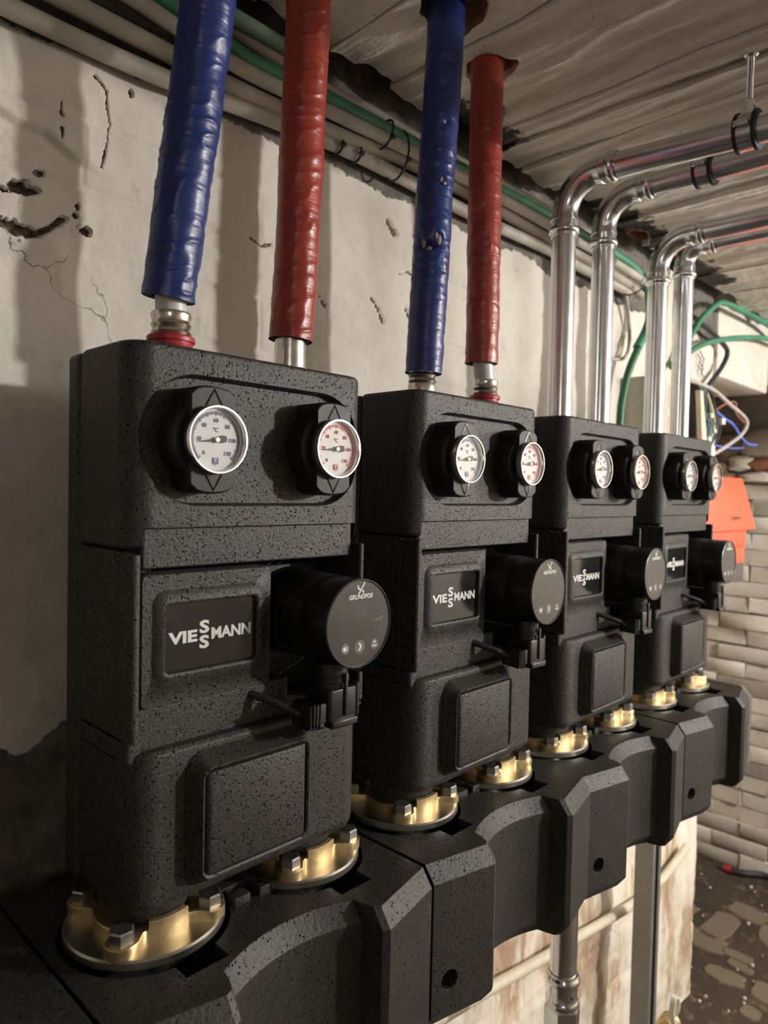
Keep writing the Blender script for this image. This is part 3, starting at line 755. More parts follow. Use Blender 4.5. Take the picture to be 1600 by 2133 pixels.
def make_station():
    root = thing('pump_station', 'foam-cased pump station nearest the camera, leftmost in the row', 'pump station', (UX, UY, UZ), 'black pump stations on the manifold')
    x0, x1 = -.0600, .1862
    # rear half of the casing
    bm = NEW(); shell(bm, x0, x1, .1118, .1450, -.371, .0725, .016, 0, 6, 'back', .006)
    soften(obj('rear_shell', bm, M['foam'], root))
    # upper front cover with the stadium recess
    bm = NEW(); shell(bm, x0, x1, .0235, .1106, -.0862, .0738, .021, .0, 7, 'front', .0055)
    up = obj('upper_cover', bm, M['foam'], root)
    cut(up, [loft(NEW(), [[(x, .01, z) for x, z in rrect(-.0515, .1775, -.0525, .0525, .050, 10)], [(x, .0235, z) for x, z in rrect(-.0515, .1775, -.0525, .0525, .050, 10)], [(x, .0325, z) for x, z in rrect(-.0490, .1750, -.0500, .0500, .0475, 10)]]),
             box(NEW(), -.0462, .1778, .0, .0335, -.10, -.0692)])
    soften(up)
    bm = NEW(); shell(bm, -.0462, .1768, .0300, .0900, -.1018, -.0690, .004, 0, 3, 'front', .002)
    soften(obj('cover_band', bm, M['foam'], root))
    # middle: left upright, right upright, dark back of the pump bay
    bm = NEW(); shell(bm, x0+.0010, -.0512, .0180, .0420, -.2320, -.0888, .0034, 0, 5, 'front', .0012)
    box(bm, x0+.0010, -.030, .0430, .1106, -.2322, -.0872, .002); 
    shell(bm, .1785, .1850, .0200, .1106, -.2150, -.0890, .003, 0, 3, 'front', .002)
    shell(bm, .1780, .1850, .0180, .1106, -.2450, -.2165, .003, 0, 3, 'front', .002)
    box(bm, -.035, .1800, .1020, .1106, -.2440, -.0870)
    soften(obj('middle_shell', bm, M['foam'], root))
    # display cover: raised rounded frame round a dark window
    bm = NEW()
    rings = []
    for (a0, a1, c0, c1, r, y) in ((-.0480, .0755, -.2100, -.1050, .004, .060), (-.0480, .0755, -.2100, -.1050, .004, .0278), (-.0466, .0743, -.2088, -.1062, .004, .0258),
                                   (-.0385, .0690, -.1975, -.1185, .012, .0258), (-.0360, .0662, -.1945, -.1210, .010, .0235), (-.0312, .0602, -.1872, -.1272, .006, .0213), (-.0302, .0590, -.1860, -.1283, .005, .0213),
                                   (-.0290, .0574, -.1845, -.1296, .004, .0224), (-.0286, .0568, -.1839, -.1300, .003, .0290)):
        rings.append([(x, y, z) for x, z in rrect(a0, a1, c0, c1, r, 6)])
    loft(bm, rings, True, False)
    obj('display_cover', bm, M['foam'], root, None, 40)
    bm = NEW(); box(bm, -.0287, .0569, .0255, .0290, -.1839, -.1298); sc = obj('screen', bm, M['screen'], root, 'glossy dark screen with a white wordmark')
    bm = NEW(); lettering_logo(bm, .0140, .0252, -.1572, .0782)
    obj('logo_lettering', bm, M['white_print'], sc, None, None)
    # lower body
    bm = NEW(); shell(bm, -.0585, .1842, .0172, .1106, -.371, -.2420, .024, .012, 8, 'front', .006)
    shell(bm, -.0520, .0990, .0280, .1090, -.2500, -.2085, .004, 0, 3, 'front', .003)
    shell(bm, -.0585, -.045, .0260, .1106, -.2500, -.2340, .004, 0, 4, 'front', .001)
    shell(bm, .1760, .1842, .0180, .1106, -.2500, -.2462, .004, 0, 3, 'front', .0012)
    # moulded plinth that frames the service panel
    loft(bm, [[(x, y, z) for x, z in rrect(a0, a1, c0, c1, r, 6)] for (a0, a1, c0, c1, r, y) in
              ((-.0125, .1160, -.3590, -.2500, .014, .0200), (-.0125, .1160, -.3590, -.2500, .014, .0165), (-.0105, .1135, -.3570, -.2525, .013, .0130), (-.0070, .1045, -.3508, -.2580, .010, .0030), (-.0060, .1030, -.3495, -.2592, .009, .0012),
               (-.0052, .1022, -.3487, -.2600, .008, .0012), (-.0040, .1008, -.3470, -.2615, .007, .0022), (-.0037, .1004, -.3467, -.2619, .007, .0060))], True, True)
    for s in (-1, 1): lathe(bm, (.064+s*.0797, .072), [(0, -.3895), (.0340, -.3895), (.0355, -.3880), (.0375, -.3800), (.0400, -.3730), (.0400, -.365), (0, -.365)], 'z', 40)
    soften(obj('lower_cover', bm, M['foam'], root), .0009)
    bm = NEW(); shell(bm, -.0024, .0992, .0005, .0080, -.3454, -.2632, .005, 0, 3, 'front', .0015)
    obj('service_panel', bm, M['foam'], root, 'raised square panel low on the casing', 40)
    # circulator
    px, pz = .1334, -.1560
    bm = NEW(); lathe(bm, (px, pz), [(0, .090), (.0425, .090), (.0425, .060), (.0412, .054), (.0405, .012), (.0400, .011), (.0400, .0085), (.0403, .0075), (.0400, -.0230), (.0392, -.0262), (0, -.0262)], 'y', 72)
    pm = obj('circulator_pump', bm, M['plastic'], root, 'black cylindrical circulator pump', 35)
    bm = NEW(); shell(bm, px-.046, px+.044, .074, .082, pz-.046, pz+.046, .003, 0, 3, 'front', .001)
    for sx, sz in ((-.0415, .040), (-.0415, -.040), (.040, .040)): lathe(bm, (px+sx, pz+sz), [(.0032, .060), (.0046, .060), (.0046, .078), (.0032, .078)], 'y', 20, True)
    for k in range(2):
        a = (px-.0455+.012*k, .050, pz+.0485-.0*k); tube(bm, [a, (a[0]+.012, .049, a[2]+.006)], .0007, 6)
    obj('pump_mounting', bm, M['rubber'], pm, None, 30)
    bm = NEW(); lathe(bm, (px, pz), [(.0392, -.0235), (.0402, -.0260), (.0400, -.0278), (.0392, -.0282), (.0384, -.0276), (.0384, -.0240)], 'y', 72, True)
    obj('face_rim', bm, M['face_ring'], pm, None, 50)
    bm = NEW(); cyl(bm, (px, pz), .0385, -.0270, -.0245, 'y', 64); obj('control_face', bm, M['face'], pm, 'dark grey control face')
    yf = -.0271
    bm = NEW()
    text_bm(bm, 'GRUNDFOS', px+.0012, yf, pz+.0238, .0056, .00018, shear=.18, sx=.98, depth=.0002)
    # crossed-blade emblem above the name
    for pts in ([(-.0030, .0355), (-.0042, .0335), (-.0034, .0312), (-.0010, .0298), (.0004, .0307), (-.0016, .0318), (-.0026, .0332)], [(.0050, .0375), (.0052, .0352), (.0018, .0305), (-.0014, .0265), (-.0034, .0265), (.0006, .0312)],
                [(.0016, .0292), (.0040, .0262), (.0046, .0278), (.0034, .0300)]):
        prism(bm, [(px+.0008+a, pz+b) for a, b in pts], 'y', yf, yf+.0002)
    obj('maker_lettering', bm, M['white_print'], pm, None, None)
    bm = NEW()
    for bx_ in (-.0028, .0060):
        for hz in (.0156, .0112, .0066): box(bm, px+bx_-.0018, px+bx_+.0018, yf, yf+.0002, pz+hz-.0004, pz+hz+.0004)
        for sx in (-.0026, .0026):
            for hz in (.0134, .0089): box(bm, px+bx_+sx-.0004, px+bx_+sx+.0004, yf, yf+.0002, pz+hz-.0015, pz+hz+.0015)
    for k in range(3): prism(bm, [(px+.0150+k*.0052, pz+.0002), (px+.0195+k*.0052, pz+.0002), (px+.0195+k*.0052, pz+.0016+k*.0014), (px+.0150+k*.0052, pz+.0004+k*.0014)], 'y', yf, yf+.0002)
    obj('display_segments', bm, M['grey_print'], pm, None, None)
    bm = NEW()
    for bx_, r in ((-.0168, .0049), (.0012, .0062), (.0198, .0048)): disc(bm, px+bx_, yf, pz-.0210, r, 28, .0003)
    bt = obj('touch_button', bm, M['button'], pm, 'three round touch buttons', None)
    bm = NEW(); yb = yf-.0002
    c = (px-.0168, pz-.0210)
    prism(bm, [(c[0]-.0006+(.0030 if k % 2 else .0017)*math.cos(k*math.pi/8), c[1]+(.0030 if k % 2 else .0017)*math.sin(k*math.pi/8)) for k in range(16)], 'y', yb, yb+.0002)
    prism(bm, [(c[0]+.0036*math.cos(math.radians(t)), c[1]+.0036*math.sin(math.radians(t))) for t in range(-70, 71, 20)]+[(c[0]+.0012+.0018*math.cos(math.radians(t)), c[1]+.0028*math.sin(math.radians(t))) for t in range(70, -71, -20)], 'y', yb, yb+.0002)
    c = (px+.0012, pz-.0210)
    prism(bm, [(c[0]-.0022, c[1]+.0036), (c[0]-.0002, c[1]+.0036), (c[0]+.0024, c[1]), (c[0]-.0002, c[1]-.0036), (c[0]-.0022, c[1]-.0036), (c[0]+.0002, c[1])], 'y', yb, yb+.0002)
    c = (px+.0198, pz-.0210)
    prism(bm, [(c[0]+.0012*math.cos(k*.7854), c[1]+.0020+.0012*math.sin(k*.7854)) for k in range(8)], 'y', yb, yb+.0002)
    prism(bm, [(c[0]-.0030, c[1]-.0022), (c[0]+.0030, c[1]-.0022), (c[0]+.0024, c[1]-.0006), (c[0], c[1]-.0012), (c[0]-.0024, c[1]-.0006)], 'y', yb, yb+.0002)
    obj('button_symbol', bm, M['white_print'], pm, None, None)
    # plug under the pump, with its ribbed side boot and cable
    bm = NEW(); qx = .1215
    lathe(bm, (qx, -.004), [(0, -.192), (.0155, -.192), (.0155, -.2035), (.0168, -.2050), (.0168, -.2085), (.0150, -.2095), (.0150, -.216), (0, -.216)], 'z', 28)
    shell(bm, qx-.0165, qx+.0165, -.0215, .012, -.2425, -.2135, .003, 0, 3, 'all', .0014)
    shell(bm, qx+.000, qx+.0035, -.0235, -.0205, -.2380, -.2000, .001, 0, 2, 'front', .0006)
    shell(bm, qx-.015, qx+.0165, -.0240, -.012, -.2475, -.2410, .002, 0, 2, 'front', .001)
    shell(bm, qx+.018, qx+.0225, -.019, -.008, -.2425, -.2120, .002, 0, 2, 'front', .001)
    pl = obj('power_plug', bm, M['plastic'], root, None, 30)
    bm = NEW()
    shell(bm, qx-.0330, qx-.0165, -.0190, .004, -.2412, -.2240, .003, 0, 3, 'all', .001)
    for k in range(4): shell(bm, qx-.0375+k*.0037, qx-.0352+k*.0037, -.0200, .005, -.2430-.0006*k, -.2225, .002, 0, 2, 'front', .0008)
    obj('plug_boot', bm, M['plastic_soft'], pl, None, 30)
    bm = NEW(); tube(bm, spline([(.044, .050, -.2125), (.056, .030, -.2165), (.071, .008, -.2240), (.0845, -.006, -.2325)], 8), .0036, 10)
    obj('pump_cable', bm, M['rubber'], root, None, 50)
    knob(root, 0., 0., M['bluegrey_band'], M['blue_print'], M['blue_print'], 'thermometer knob with a blue scale', 188)
    knob(root, .1262, 0., M['red_band'], M['red_print'], M['red_print'], 'thermometer knob with a red scale', 185)
    for s in (-1, 1): flange(root, .064+s*.0797, .072, .04*s)
    return root
st0 = make_station()
STX = [0., .0025, -.005, .002]
labs = [None, 'foam-cased pump station second in the row, under the torn blue pipe',
        'foam-cased pump station third in the row, under the first pair of steel tubes',
        'farthest foam-cased pump station, next to the orange control box']
for i in (1, 2, 3):
    r = copy_tree(st0); r.location = (UX+P*i+STX[i], UY, UZ); r['label'] = labs[i]
# ================================================================ MANIFOLD CASINGS
ZT = -.408
def section_outline(h=.1582, left_end=False):
    pts = [(-h, -.045), (-.080, -.0625), (-.074, -.0600), (-.0695, -.0500), (-.067, -.0385)]
    n = 12
    for k in range(1, n): u = -.067+.136*k/n; t = (u-.001)/.068; pts.append((u, -.0225-.0160*t*t))
    pts += [(.069, -.0385), (.0715, -.0500), (.0745, -.0595), (.081, -.0635), (h, -.046)]
    return pts
def manifold_section(cx, label, ports=True, name='manifold_casing'):
    root = thing(name, label, 'manifold casing', (cx, .072, -.58), 'foam casings of the distribution manifold')
    fp = section_outline(); back = [(.1582, .196), (-.1582, .196)]
    rings = []
    for z, o, bk in ((ZT, .0125, .012), (-.4245, 0., 0.), (-.560, 0., 0.), (-.5765, .0125, .012)):
        rings.append([(cx+u, y+o, z) for u, y in fp]+[(cx+u, y-bk, z) for u, y in back])
    bm = loft(NEW(), rings)
    o = obj('casing_shell', bm, M['foam2'], root)
    cuts = []
    if ports:
        for s in (-1, 1):
            fx = cx+s*.0797
            c = NEW(); cyl(c, (fx, .072), .0700, -.4265, -.38, 'z', 64); cuts.append(c)
            c = box(NEW(), fx-.012, fx+.026, -.0135, .03, -.435, -.38); cuts.append(c)
    c = NEW(); cyl(c, (cx-.1582+.022, -.527), .0100, -.08, .0, 'y', 24); cuts.append(c)
    cut(o, cuts); soften(o, .0016)
    if ports:
        bm = NEW()
        for a, b in ((-.0145, .0020), (.0120, .0300)): box(bm, cx+a, cx+b, .0360, .050, -.412, -.4000, .001)
        box(bm, cx-.0150, cx+.0300, .060, .105, -.412, -.4020, .001)
        obj('cover_rib', bm, M['foam2'], root)
    return root
cxs = [.064+P*i for i in range(4)]
ml = ['black foam manifold casing under the nearest pump station', 'black foam manifold casing under the second pump station', 'black foam manifold casing under the third pump station', 'black foam manifold casing under the farthest pump station']
for i in range(4): manifold_section(cxs[i]+(STX[i] if i < 3 else 0)*.6, ml[i])
manifold_section(.064-P, 'bare black foam manifold casing at the lower left edge, with no pump on it', False)
# dusty end cap beyond the last station
xe = cxs[3]+.1590
bm = NEW(); prof = [(.184, ZT+.002), (-.030, ZT+.002), (-.046, -.424), (-.046, -.560), (-.034, -.577), (.184, -.577), (.196, -.56), (.196, -.424)]
prism(bm, prof, 'x', xe, xe+.020)
o = single('manifold_end_cap', bm, M['dusty'], 'dusty end cap on the far right end of the black manifold casing', 'end cap', (xe+.01, .072, -.58)); soften(o, .004, 3)
# ================================================================ WRAPPED PIPES
def sleeve_disp(seed, amp, tears=()):
    rr = random.Random(seed); ph = [rr.uniform(0, 50) for _ in range(6)]
    def f(d, s, p):
        a = math.atan2(d.y, d.x)
        v = float(vnoise(np.array(a*1.6+ph[0]), np.array(s*95+.9*math.sin(a+ph[1])+ph[2]), seed))
        r_ = 1-abs(2*v-1); q = float(vnoise(np.array(a*.8+ph[3]), np.array(s*22+ph[4]), seed+3))
        k = amp*(.80*r_**4*(.15+q)+.45*(q-.5))
        for (ta, ts, wa, ws, dep) in tears:
            da = math.atan2(math.sin(a-ta), math.cos(a-ta)); e = (da/wa)**2+((s-ts)/ws)**2
            if e < 4: k -= dep*math.exp(-e*1.4)*(1+.6*(v-.5))
        return k
    return f
def insulated_pipe(path, r, mat, label, seed, fit, tears=(), ringmat='clip_red', group='wrapped riser pipes'):
    p0 = Vector(path[0]); bx_, by_ = fit
    root = thing('insulated_pipe', label, 'pipe', (bx_, by_, .0745), group)
    sp = spline(path, 60); n = len(sp)
    bm = NEW(); tube(bm, sp, r, 56, False, sleeve_disp(seed, .0016, tears))
    tube(bm, [sp[0]+(sp[1]-sp[0])*.2]+sp[1:14], r-.0055, 40, False)
    bm.verts.ensure_lookup_table()
    # close the annulus at the cut end
    o = obj('sleeve', bm, M[mat], root, None, 60)
    bm = NEW(); d = (sp[1]-sp[0]).normalized()
    R0, R1 = [], []
    u = d.orthogonal().normalized(); v = d.cross(u)
    for k in range(40):
        t = 2*math.pi*k/40; e = u*math.cos(t)+v*math.sin(t); R0.append(sp[0]+e*(r-.0012)+d*.0006); R1.append(sp[0]+e*(r-.0075)+d*.0006)
    R2 = [q+d*.05 for q in R1]
    loft(bm, [R0, R1, R2], False, False); obj('foam_lining', bm, M['foam_in'], root, None, 60)
    ft = Vector((bx_, by_, .0)); top = sp[0]+d*.012
    bm = NEW(); tube(bm, [Vector((bx_, by_, .100)), Vector((bx_, by_, .112)).lerp(top, .4), top, top+d*.03], .0128, 24); obj('inner_pipe', bm, M['grey_pipe'], root, 'grey multilayer pipe', 50)
    zt = p0.z-.004
    bm = NEW(); R = .0158
    prof = [(.0128, .0745), (R+.0002, .0745), (R+.0008, .0860), (R-.0003, .0885), (R+.0010, .0915), (R-.0006, .0945), (R+.0010, .0980), (R-.0004, .1010), (R+.0012, .1060), (R+.0004, .1085), (.0128, .1090)]
    if fit[0] > .05 and fit[0] < .2: prof = [(.0128, .0745), (.0150, .0745), (.0150, .1080), (.0128, .1085)]
    lathe(bm, fit, prof, 'z', 40); obj('press_sleeve', bm, M['alu'], root, 'crimped steel press sleeve', 40)
    bm = NEW()
    if ringmat == 'clip_red':
        lathe(bm, fit, [(.0155, .0790), (.0185, .0790), (.0182, .0800), (.0180, .0835), (.0196, .0840), (.0200, .0870), (.0192, .0885), (.0155, .0885)], 'z', 40, True)
    else:
        lathe(bm, fit, [(.0150, .0755), (.0186, .0755), (.0188, .0785), (.0176, .0795), (.0150, .0795)], 'z', 40, True)
    obj('stop_ring', bm, M[ringmat], root, 'red plastic stop ring' if ringmat == 'clip_red' else 'white plastic stop ring', 35)
    return root
insulated_pipe([(-.0041, .070, .1195), (-.0006, .058, .1943), (.0034, .047, .2624), (.0054, .040, .3087), (.0064, .032, .3531), (.0075, .010, .56)], .0212, 'tape_blue', 'nearest blue plastic-wrapped pipe rising from the first pump station, leftmost of the pipes', 5, (-.0005, .0705))
insulated_pipe([(.1268, .070, .1065), (.1300, .068, .1764), (.1311, .064, .2945), (.1313, .060, .3701), (.1295, .056, .4257), (.126, .052, .56)], .0210, 'tape_red', 'nearest red plastic-wrapped pipe, between the two blue ones', 8, (.1262, .070), (), 'white_plastic')
bl2 = insulated_pipe([(.3247, .070, .1010), (.3262, .069, .16), (.3285, .067, .225), (.3315, .066, .31), (.3335, .061, .41), (.334, .054, .56)], .0213, 'tape_blue', 'second blue plastic-wrapped pipe, with torn patches, going through a ceiling hole', 13,
    (P+.0025, .0700), [(-2.5, .143, .42, .0045, .0080), (-2.1, .153, .22, .004, .005), (-2.05, .217, .20, .005, .003), (-2.15, .283, .26, .006, .003), (-2.05, .350, .24, .005, .003), (-2.3, .160, .5, .012, -.0016)], 'white_plastic')
insulated_pipe([(.4372, .0705, .1285), (.4370, .070, .18), (.4362, .070, .25), (.4345, .070, .335), (.4345, .071, .42), (.435, .072, .56)], .0206, 'tape_red', 'second red plastic-wrapped pipe, just right of the torn blue one', 19, (P+.1262+.0025, .0715))
# torn film patches on the second blue pipe
def patch(parent, pts_az, axis_pt, r, mat, name):
    bm = NEW(); vs = []
    for a, z in pts_az: vs.append(bm.verts.new((axis_pt(z)[0]+r*math.cos(a), axis_pt(z)[1]+r*math.sin(a), z)))
    c = bm.verts.new(sum((v.co for v in vs), Vector())/len(vs)); c.co += Vector((math.cos(pts_az[0][0]), math.sin(pts_az[0][0]), 0))*.0008
    for i in range(len(vs)): bm.faces.new((vs[i], vs[(i+1) % len(vs)], c))
    ex = bmesh.ops.extrude_face_region(bm, geom=bm.faces[:]); d = Vector((math.cos(pts_az[0][0]), math.sin(pts_az[0][0]), 0))
    for v in ex['geom']:
        if isinstance(v, bmesh.types.BMVert): v.co += d*.0006
    return obj(name, bm, mat, parent, 'torn scrap of film showing its pale backing', None)
ax2 = lambda z: (.3247+(z-.10)*.034, .070-(z-.1)*.02)
rt = random.Random(2)
for (a0, z0, wa, wz) in ((-2.88, .2475, .13, .0065), (-2.22, .2560, .15, .0050), (-2.02, .2500, .12, .0055), (-2.55, .2395, .20, .0022), (-2.05, .4504, .24, .0034), (-2.16, .3826, .25, .0030), (-2.12, .3184, .15, .0032), (-1.92, .3143, .14, .0024), (-1.98, .2640, .10, .0030)):
    patch(bl2, [(a0+wa*math.cos(t)*rt.uniform(.5, 1.1), z0+wz*math.sin(t)*rt.uniform(.5, 1.2)) for t in [2*math.pi*k/9 for k in range(9)]], ax2, .0212, M['tape_grey'], 'torn_film')
# ================================================================ GALVANISED PRESS-FIT TUBES
def beads(bm, c0, d, r, flip=1):
    """press-fitting socket: from c0 along d, ends with the O-ring bead"""
    d = Vector(d).normalized(); u = d.orthogonal().normalized(); v = d.cross(u); rings = []
    for s, rr in ((0, r+.0012), (.004, r+.0014), (.0045, r+.0022), (.009, r+.0026), (.0095, r+.0016), (.018, r+.0016), (.0195, r+.0034), (.022, r+.0046), (.0250, r+.0046), (.0275, r+.0034), (.0285, r+.0016), (.0325, r+.0012), (.0328, r-.0004)):
        rings.append([Vector(c0)+d*s+(u*math.cos(2*math.pi*k/40)+v*math.sin(2*math.pi*k/40))*rr for k in range(40)])
    loft(bm, rings, False, False)
def steel_riser(x, y, zring, zh, ybend, ytip, xtip, ztip, r, label):
    """vertical tube out of the station, press elbow, horizontal tube coming forward under the ceiling"""
    root = thing('steel_pipe', label, 'pipe', (x, y, .074), 'galvanised heating tubes')
    bm = NEW(); tube(bm, [(x, y, .0745), (x-.0005, y, .2), (x-.001, y, zring+.012)], r, 48); obj('vertical_tube', bm, M['galv'], root, None, 40)
    bm = NEW(); lathe(bm, (x, y), [(r-.001, .0740), (r+.0028, .0740), (r+.0034, .0752), (r+.0030, .0770), (r, .0775)], 'z', 40); obj('grommet', bm, M['galv_fit'], root, None, 40)
    # elbow
    X = x-.001; A = Vector((X, y, zring+.020)); R = zh-(zring+.020); fw = Vector((xtip-X, ytip-(y-R), ztip-zh)).normalized()
    path = []
    for k in range(15):
        t = math.pi/2*k/14; path.append(A+Vector((0, -1, 0))*(R*(1-math.cos(t)))+Vector((0, 0, R*math.sin(t))))
    E = path[-1]
    bm = NEW(); tube(bm, [A-Vector((0, 0, .012))]+path+[E+Vector((0, -.012, 0))], r+.0011, 48, False)
    beads(bm, A+Vector((0, 0, .002)), (0, 0, -1), r); beads(bm, E+Vector((0, .002, 0)), (0, -1, 0), r)
    obj('elbow_fitting', bm, M['galv_fit'], root, 'press-fit elbow', 50)
    bm = NEW(); tube(bm, [E+Vector((0, -.010, 0)), Vector((xtip, ytip, ztip)), Vector((xtip, ytip, ztip))+fw*1.2], r, 48); obj('horizontal_tube', bm, M['galv'], root, None, 40)
    return E, Vector((xtip, ytip, ztip))
RG = .0176
x3 = 2*P+STX[2]; x4 = 3*P+STX[3]
steel_riser(x3+.0010, .0710, .352, .4245, 0, -.186, .632, .4125, RG, 'steel tube rising from the left port of the third pump station')
steel_riser(x3+.1245, .0715, .366, .4380, 0, -.1604, .757, .4350, RG, 'steel tube rising from the right port of the third pump station')
steel_riser(x4+.0055, .0700, .352, .4245, 0, -.1018, .965, .4226, RG, 'steel tube rising from the left port of the farthest pump station')
steel_riser(x4+.1290, .0720, .392, .4440, 0, -.0656, 1.090, .4444, RG, 'steel tube rising from the right port of the farthest pump station')
def pipe_clamp(c, d, r, label, rod_top=None):
    root = thing('pipe_clamp', label, 'pipe clamp', c)
    c = Vector(c); d = Vector(d).normalized(); v = Vector((0, 0, 1)); v = (v-d*v.dot(d)).normalized(); u = v.cross(d)
    def band(bm, r0, r1, a0, a1, s0, s1, n=40):
        rings = []
        for k in range(n+1):
            t = a0+(a1-a0)*k/n; e = u*math.cos(t)+v*math.sin(t)
            rings.append([c+e*r0+d*s0, c+e*r1+d*s0, c+e*r1+d*s1, c+e*r0+d*s1])
        loft(bm, rings)
    bm = NEW(); band(bm, r+.0030, r+.0045, 0, 2*math.pi, -.0095, .0095); band(bm, r+.0030, r+.0045, 0, .2, -.0095, .0095)
    for s in (1, -1):
        m = c+u*s*(r+.0085); q = NEW(); box(q, -.006, .006, -.0085, .0085, -.0035, .0035, .001)
        me = bpy.data.meshes.new('t'); q.to_mesh(me); q.free(); me.transform(Matrix.Translation(m) @ Matrix((u, d, v)).transposed().to_4x4()); bm.from_mesh(me); bpy.data.meshes.remove(me)
    obj('clamp_band', bm, M['galv_fit'], root, None, 30)
    bm = NEW()
    for s0 in (-.0125, .0088): band(bm, r, r+.0058, 0, 2*math.pi, s0, s0+.0040)
    band(bm, r-.0002, r+.0030, 0, 2*math.pi, -.0125, .0125)
    obj('rubber_lining', bm, M['rubber'], root, 'black rubber lining', 30)
    if rod_top:
        bm = NEW(); z0 = c.z+r+.004
        cyl(bm, (c.x, c.y), .0062, z0, z0+.016, 'z', 6); obj('rod_socket', bm, M['white_plastic'], root, None, 30)
        bm = NEW(); prof = []
        z = z0+.012
        while z < rod_top: prof += [(.0040, z), (.0034, z+.0007)]; z += .0014
        lathe(bm, (c.x, c.y), [(0, z0+.012)]+prof+[(0, rod_top)], 'z', 14); obj('threaded_rod', bm, M['galv_fit'], root, None, 20)
        bm = NEW(); lathe(bm, (c.x, c.y), [(0, rod_top-.004), (.006, rod_top-.004), (.0085, rod_top-.0015), (.0085, rod_top), (0, rod_top)], 'z', 20); obj('anchor_collar', bm, M['galv_fit'], root)
        bm = NEW()
        for s in (-1, 1): tube(bm, [c+v*(r+.0045)+d*s*.0085, c+v*(r+.017)], .0022, 8)
        obj('clamp_yoke', bm, M['galv_fit'], root)
pipe_clamp((.632, -.180, .4127), (0, -1, -.04), RG, 'rubber-lined clamp hung from the ceiling on a threaded rod', .506)
pipe_clamp((.757, -.084, .4364), (0, -1, -.02), RG, 'rubber-lined clamp round the second steel tube, with no rod in view')
# feed tube under the manifold
bx_, by_ = .7005, .072
root = thing('feed_pipe', 'steel tube with a press fitting coming down below the third pump station', 'pipe', (bx_, by_, ZF))
bm = NEW(); tube(bm, [(bx_, by_, -.575), (bx_, by_, -.80)], .0212, 48); obj('vertical_tube', bm, M['galv'], root, None, 40)
bm = NEW(); lathe(bm, (bx_, by_), [(.0212, -.795), (.0228, -.7955), (.0235, -.799), (.0250, -.801), (.0268, -.8045), (.0270, -.8080), (.0258, -.8115), (.0236, -.813), (.0232, -.836), (.0245, -.838), (.0262, -.841), (.0262, -.846), (.0240, -.850), (.0215, -.851)], 'z', 48); obj('press_fitting', bm, M['galv_fit'], root, None, 40)
bm = NEW(); h = hexagon(bx_, by_, .0290, .3); loft(bm, [[((x-bx_)*.9+bx_, (y-by_)*.9+by_, -.846) for x, y in h], [(x, y, -.850) for x, y in h], [(x, y, -.880) for x, y in h]]); cyl(bm, (bx_, by_), .024, -1.02, -.875, 'z', 32); obj('union_nut', bm, M['galv_fit'], root, None, 25)
bm = NEW(); tube(bm, [(bx_, by_, -1.0), (bx_, by_, ZF)], .0212, 32); obj('lower_tube', bm, M['galv'], root)
bm = NEW(); box(bm, bx_-.012, bx_+.004, by_-.0238, by_-.0226, -.828, -.8255); box(bm, bx_-.012, bx_+.004, by_-.0238, by_-.0226, -.823, -.822); obj('size_mark', bm, M['dark_print'], root)
# upright steel channel
sx_, sy_ = 1.235, .165
root = thing('steel_channel', 'grey upright steel channel standing below the right end of the manifold', 'channel', (sx_, sy_, ZF))
bm = NEW(); prof = [(0, -.022), (.004, -.022), (.041, -.022), (.041, -.0085), (.0385, -.0085), (.0385, -.0195), (.0025, -.0195), (.0025, .0195), (.0385, .0195), (.0385, .0085), (.041, .0085), (.041, .022), (0, .022)]
prism(bm, [(sx_+b, sy_-a+.02) for a, b in prof], 'z', ZF, -.50)
obj('channel_profile', bm, M['strut'], root, None, 20)
bm = NEW(); box(bm, sx_-.05, sx_+.05, sy_-.05, sy_+.05, ZF, ZF+.006, .001); obj('foot_plate', bm, M['strut'], root)
# drain valve at the bottom edge
vx, vy, vz = 1.072, .05, -1.080
root = thing('drain_valve', 'small brass drain valve with a white strap loop, at the bottom edge of the picture', 'valve', (vx, vy, ZF))
bm = NEW(); lathe(bm, (vy, vz), [(0, vx-.06), (.014, vx-.06), (.016, vx-.055), (.016, vx-.030), (.013, vx-.026), (.013, vx-.004), (.0185, vx-.002), (.0185, vx+.010), (.015, vx+.012), (.015, vx+.016), (.019, vx+.018), (.019, vx+.028), (0, vx+.029)], 'x', 32)
tube(bm, [(vx-.045, vy, vz), (vx-.045, vy, ZF)], .0135, 24)
obj('valve_body', bm, M['brass'], root, None, 35)
bm = NEW(); pts = spline([(vx+.018, vy-.021, vz-.004), (vx-.010, vy-.020, vz+.022), (vx-.019, vy-.018, vz+.052), (vx-.006, vy-.017, vz+.074), (vx+.012, vy-.016, vz+.062), (vx+.020, vy-.013, vz+.034), (vx+.018, vy-.006, vz+.016)], 8)
rings = []
for i, q in enumerate(pts):
    t = (pts[min(i+1, len(pts)-1)]-pts[max(0, i-1)]).normalized(); n_ = t.cross(Vector((0, 1, 0))).normalized()
    rings.append([q+n_*.0015+Vector((0, -.0050, 0)), q-n_*.0015+Vector((0, -.0050, 0)), q-n_*.0015+Vector((0, .0050, 0)), q+n_*.0015+Vector((0, .0050, 0))])
loft(bm, rings); obj('strap_loop', bm, M['white_plastic'], root, 'white plastic strap', 40)
# pale hose on the wall
bm = NEW(); tube(bm, spline([(.30, .222, -.86), (.52, .224, -.885), (.7391, .224, -.9165), (.9013, .224, -.943), (1.0645, .224, -.966), (1.2829, .224, -.998), (1.3885, .224, -1.003), (1.48, .222, -1.000), (1.62, .222, -.975)], 10), .0105, 14)
single('wall_hose', bm, M['cream_plastic'], 'pale hose running along the wall under the manifold', 'hose', (.9, .224, -.945), None, 50)
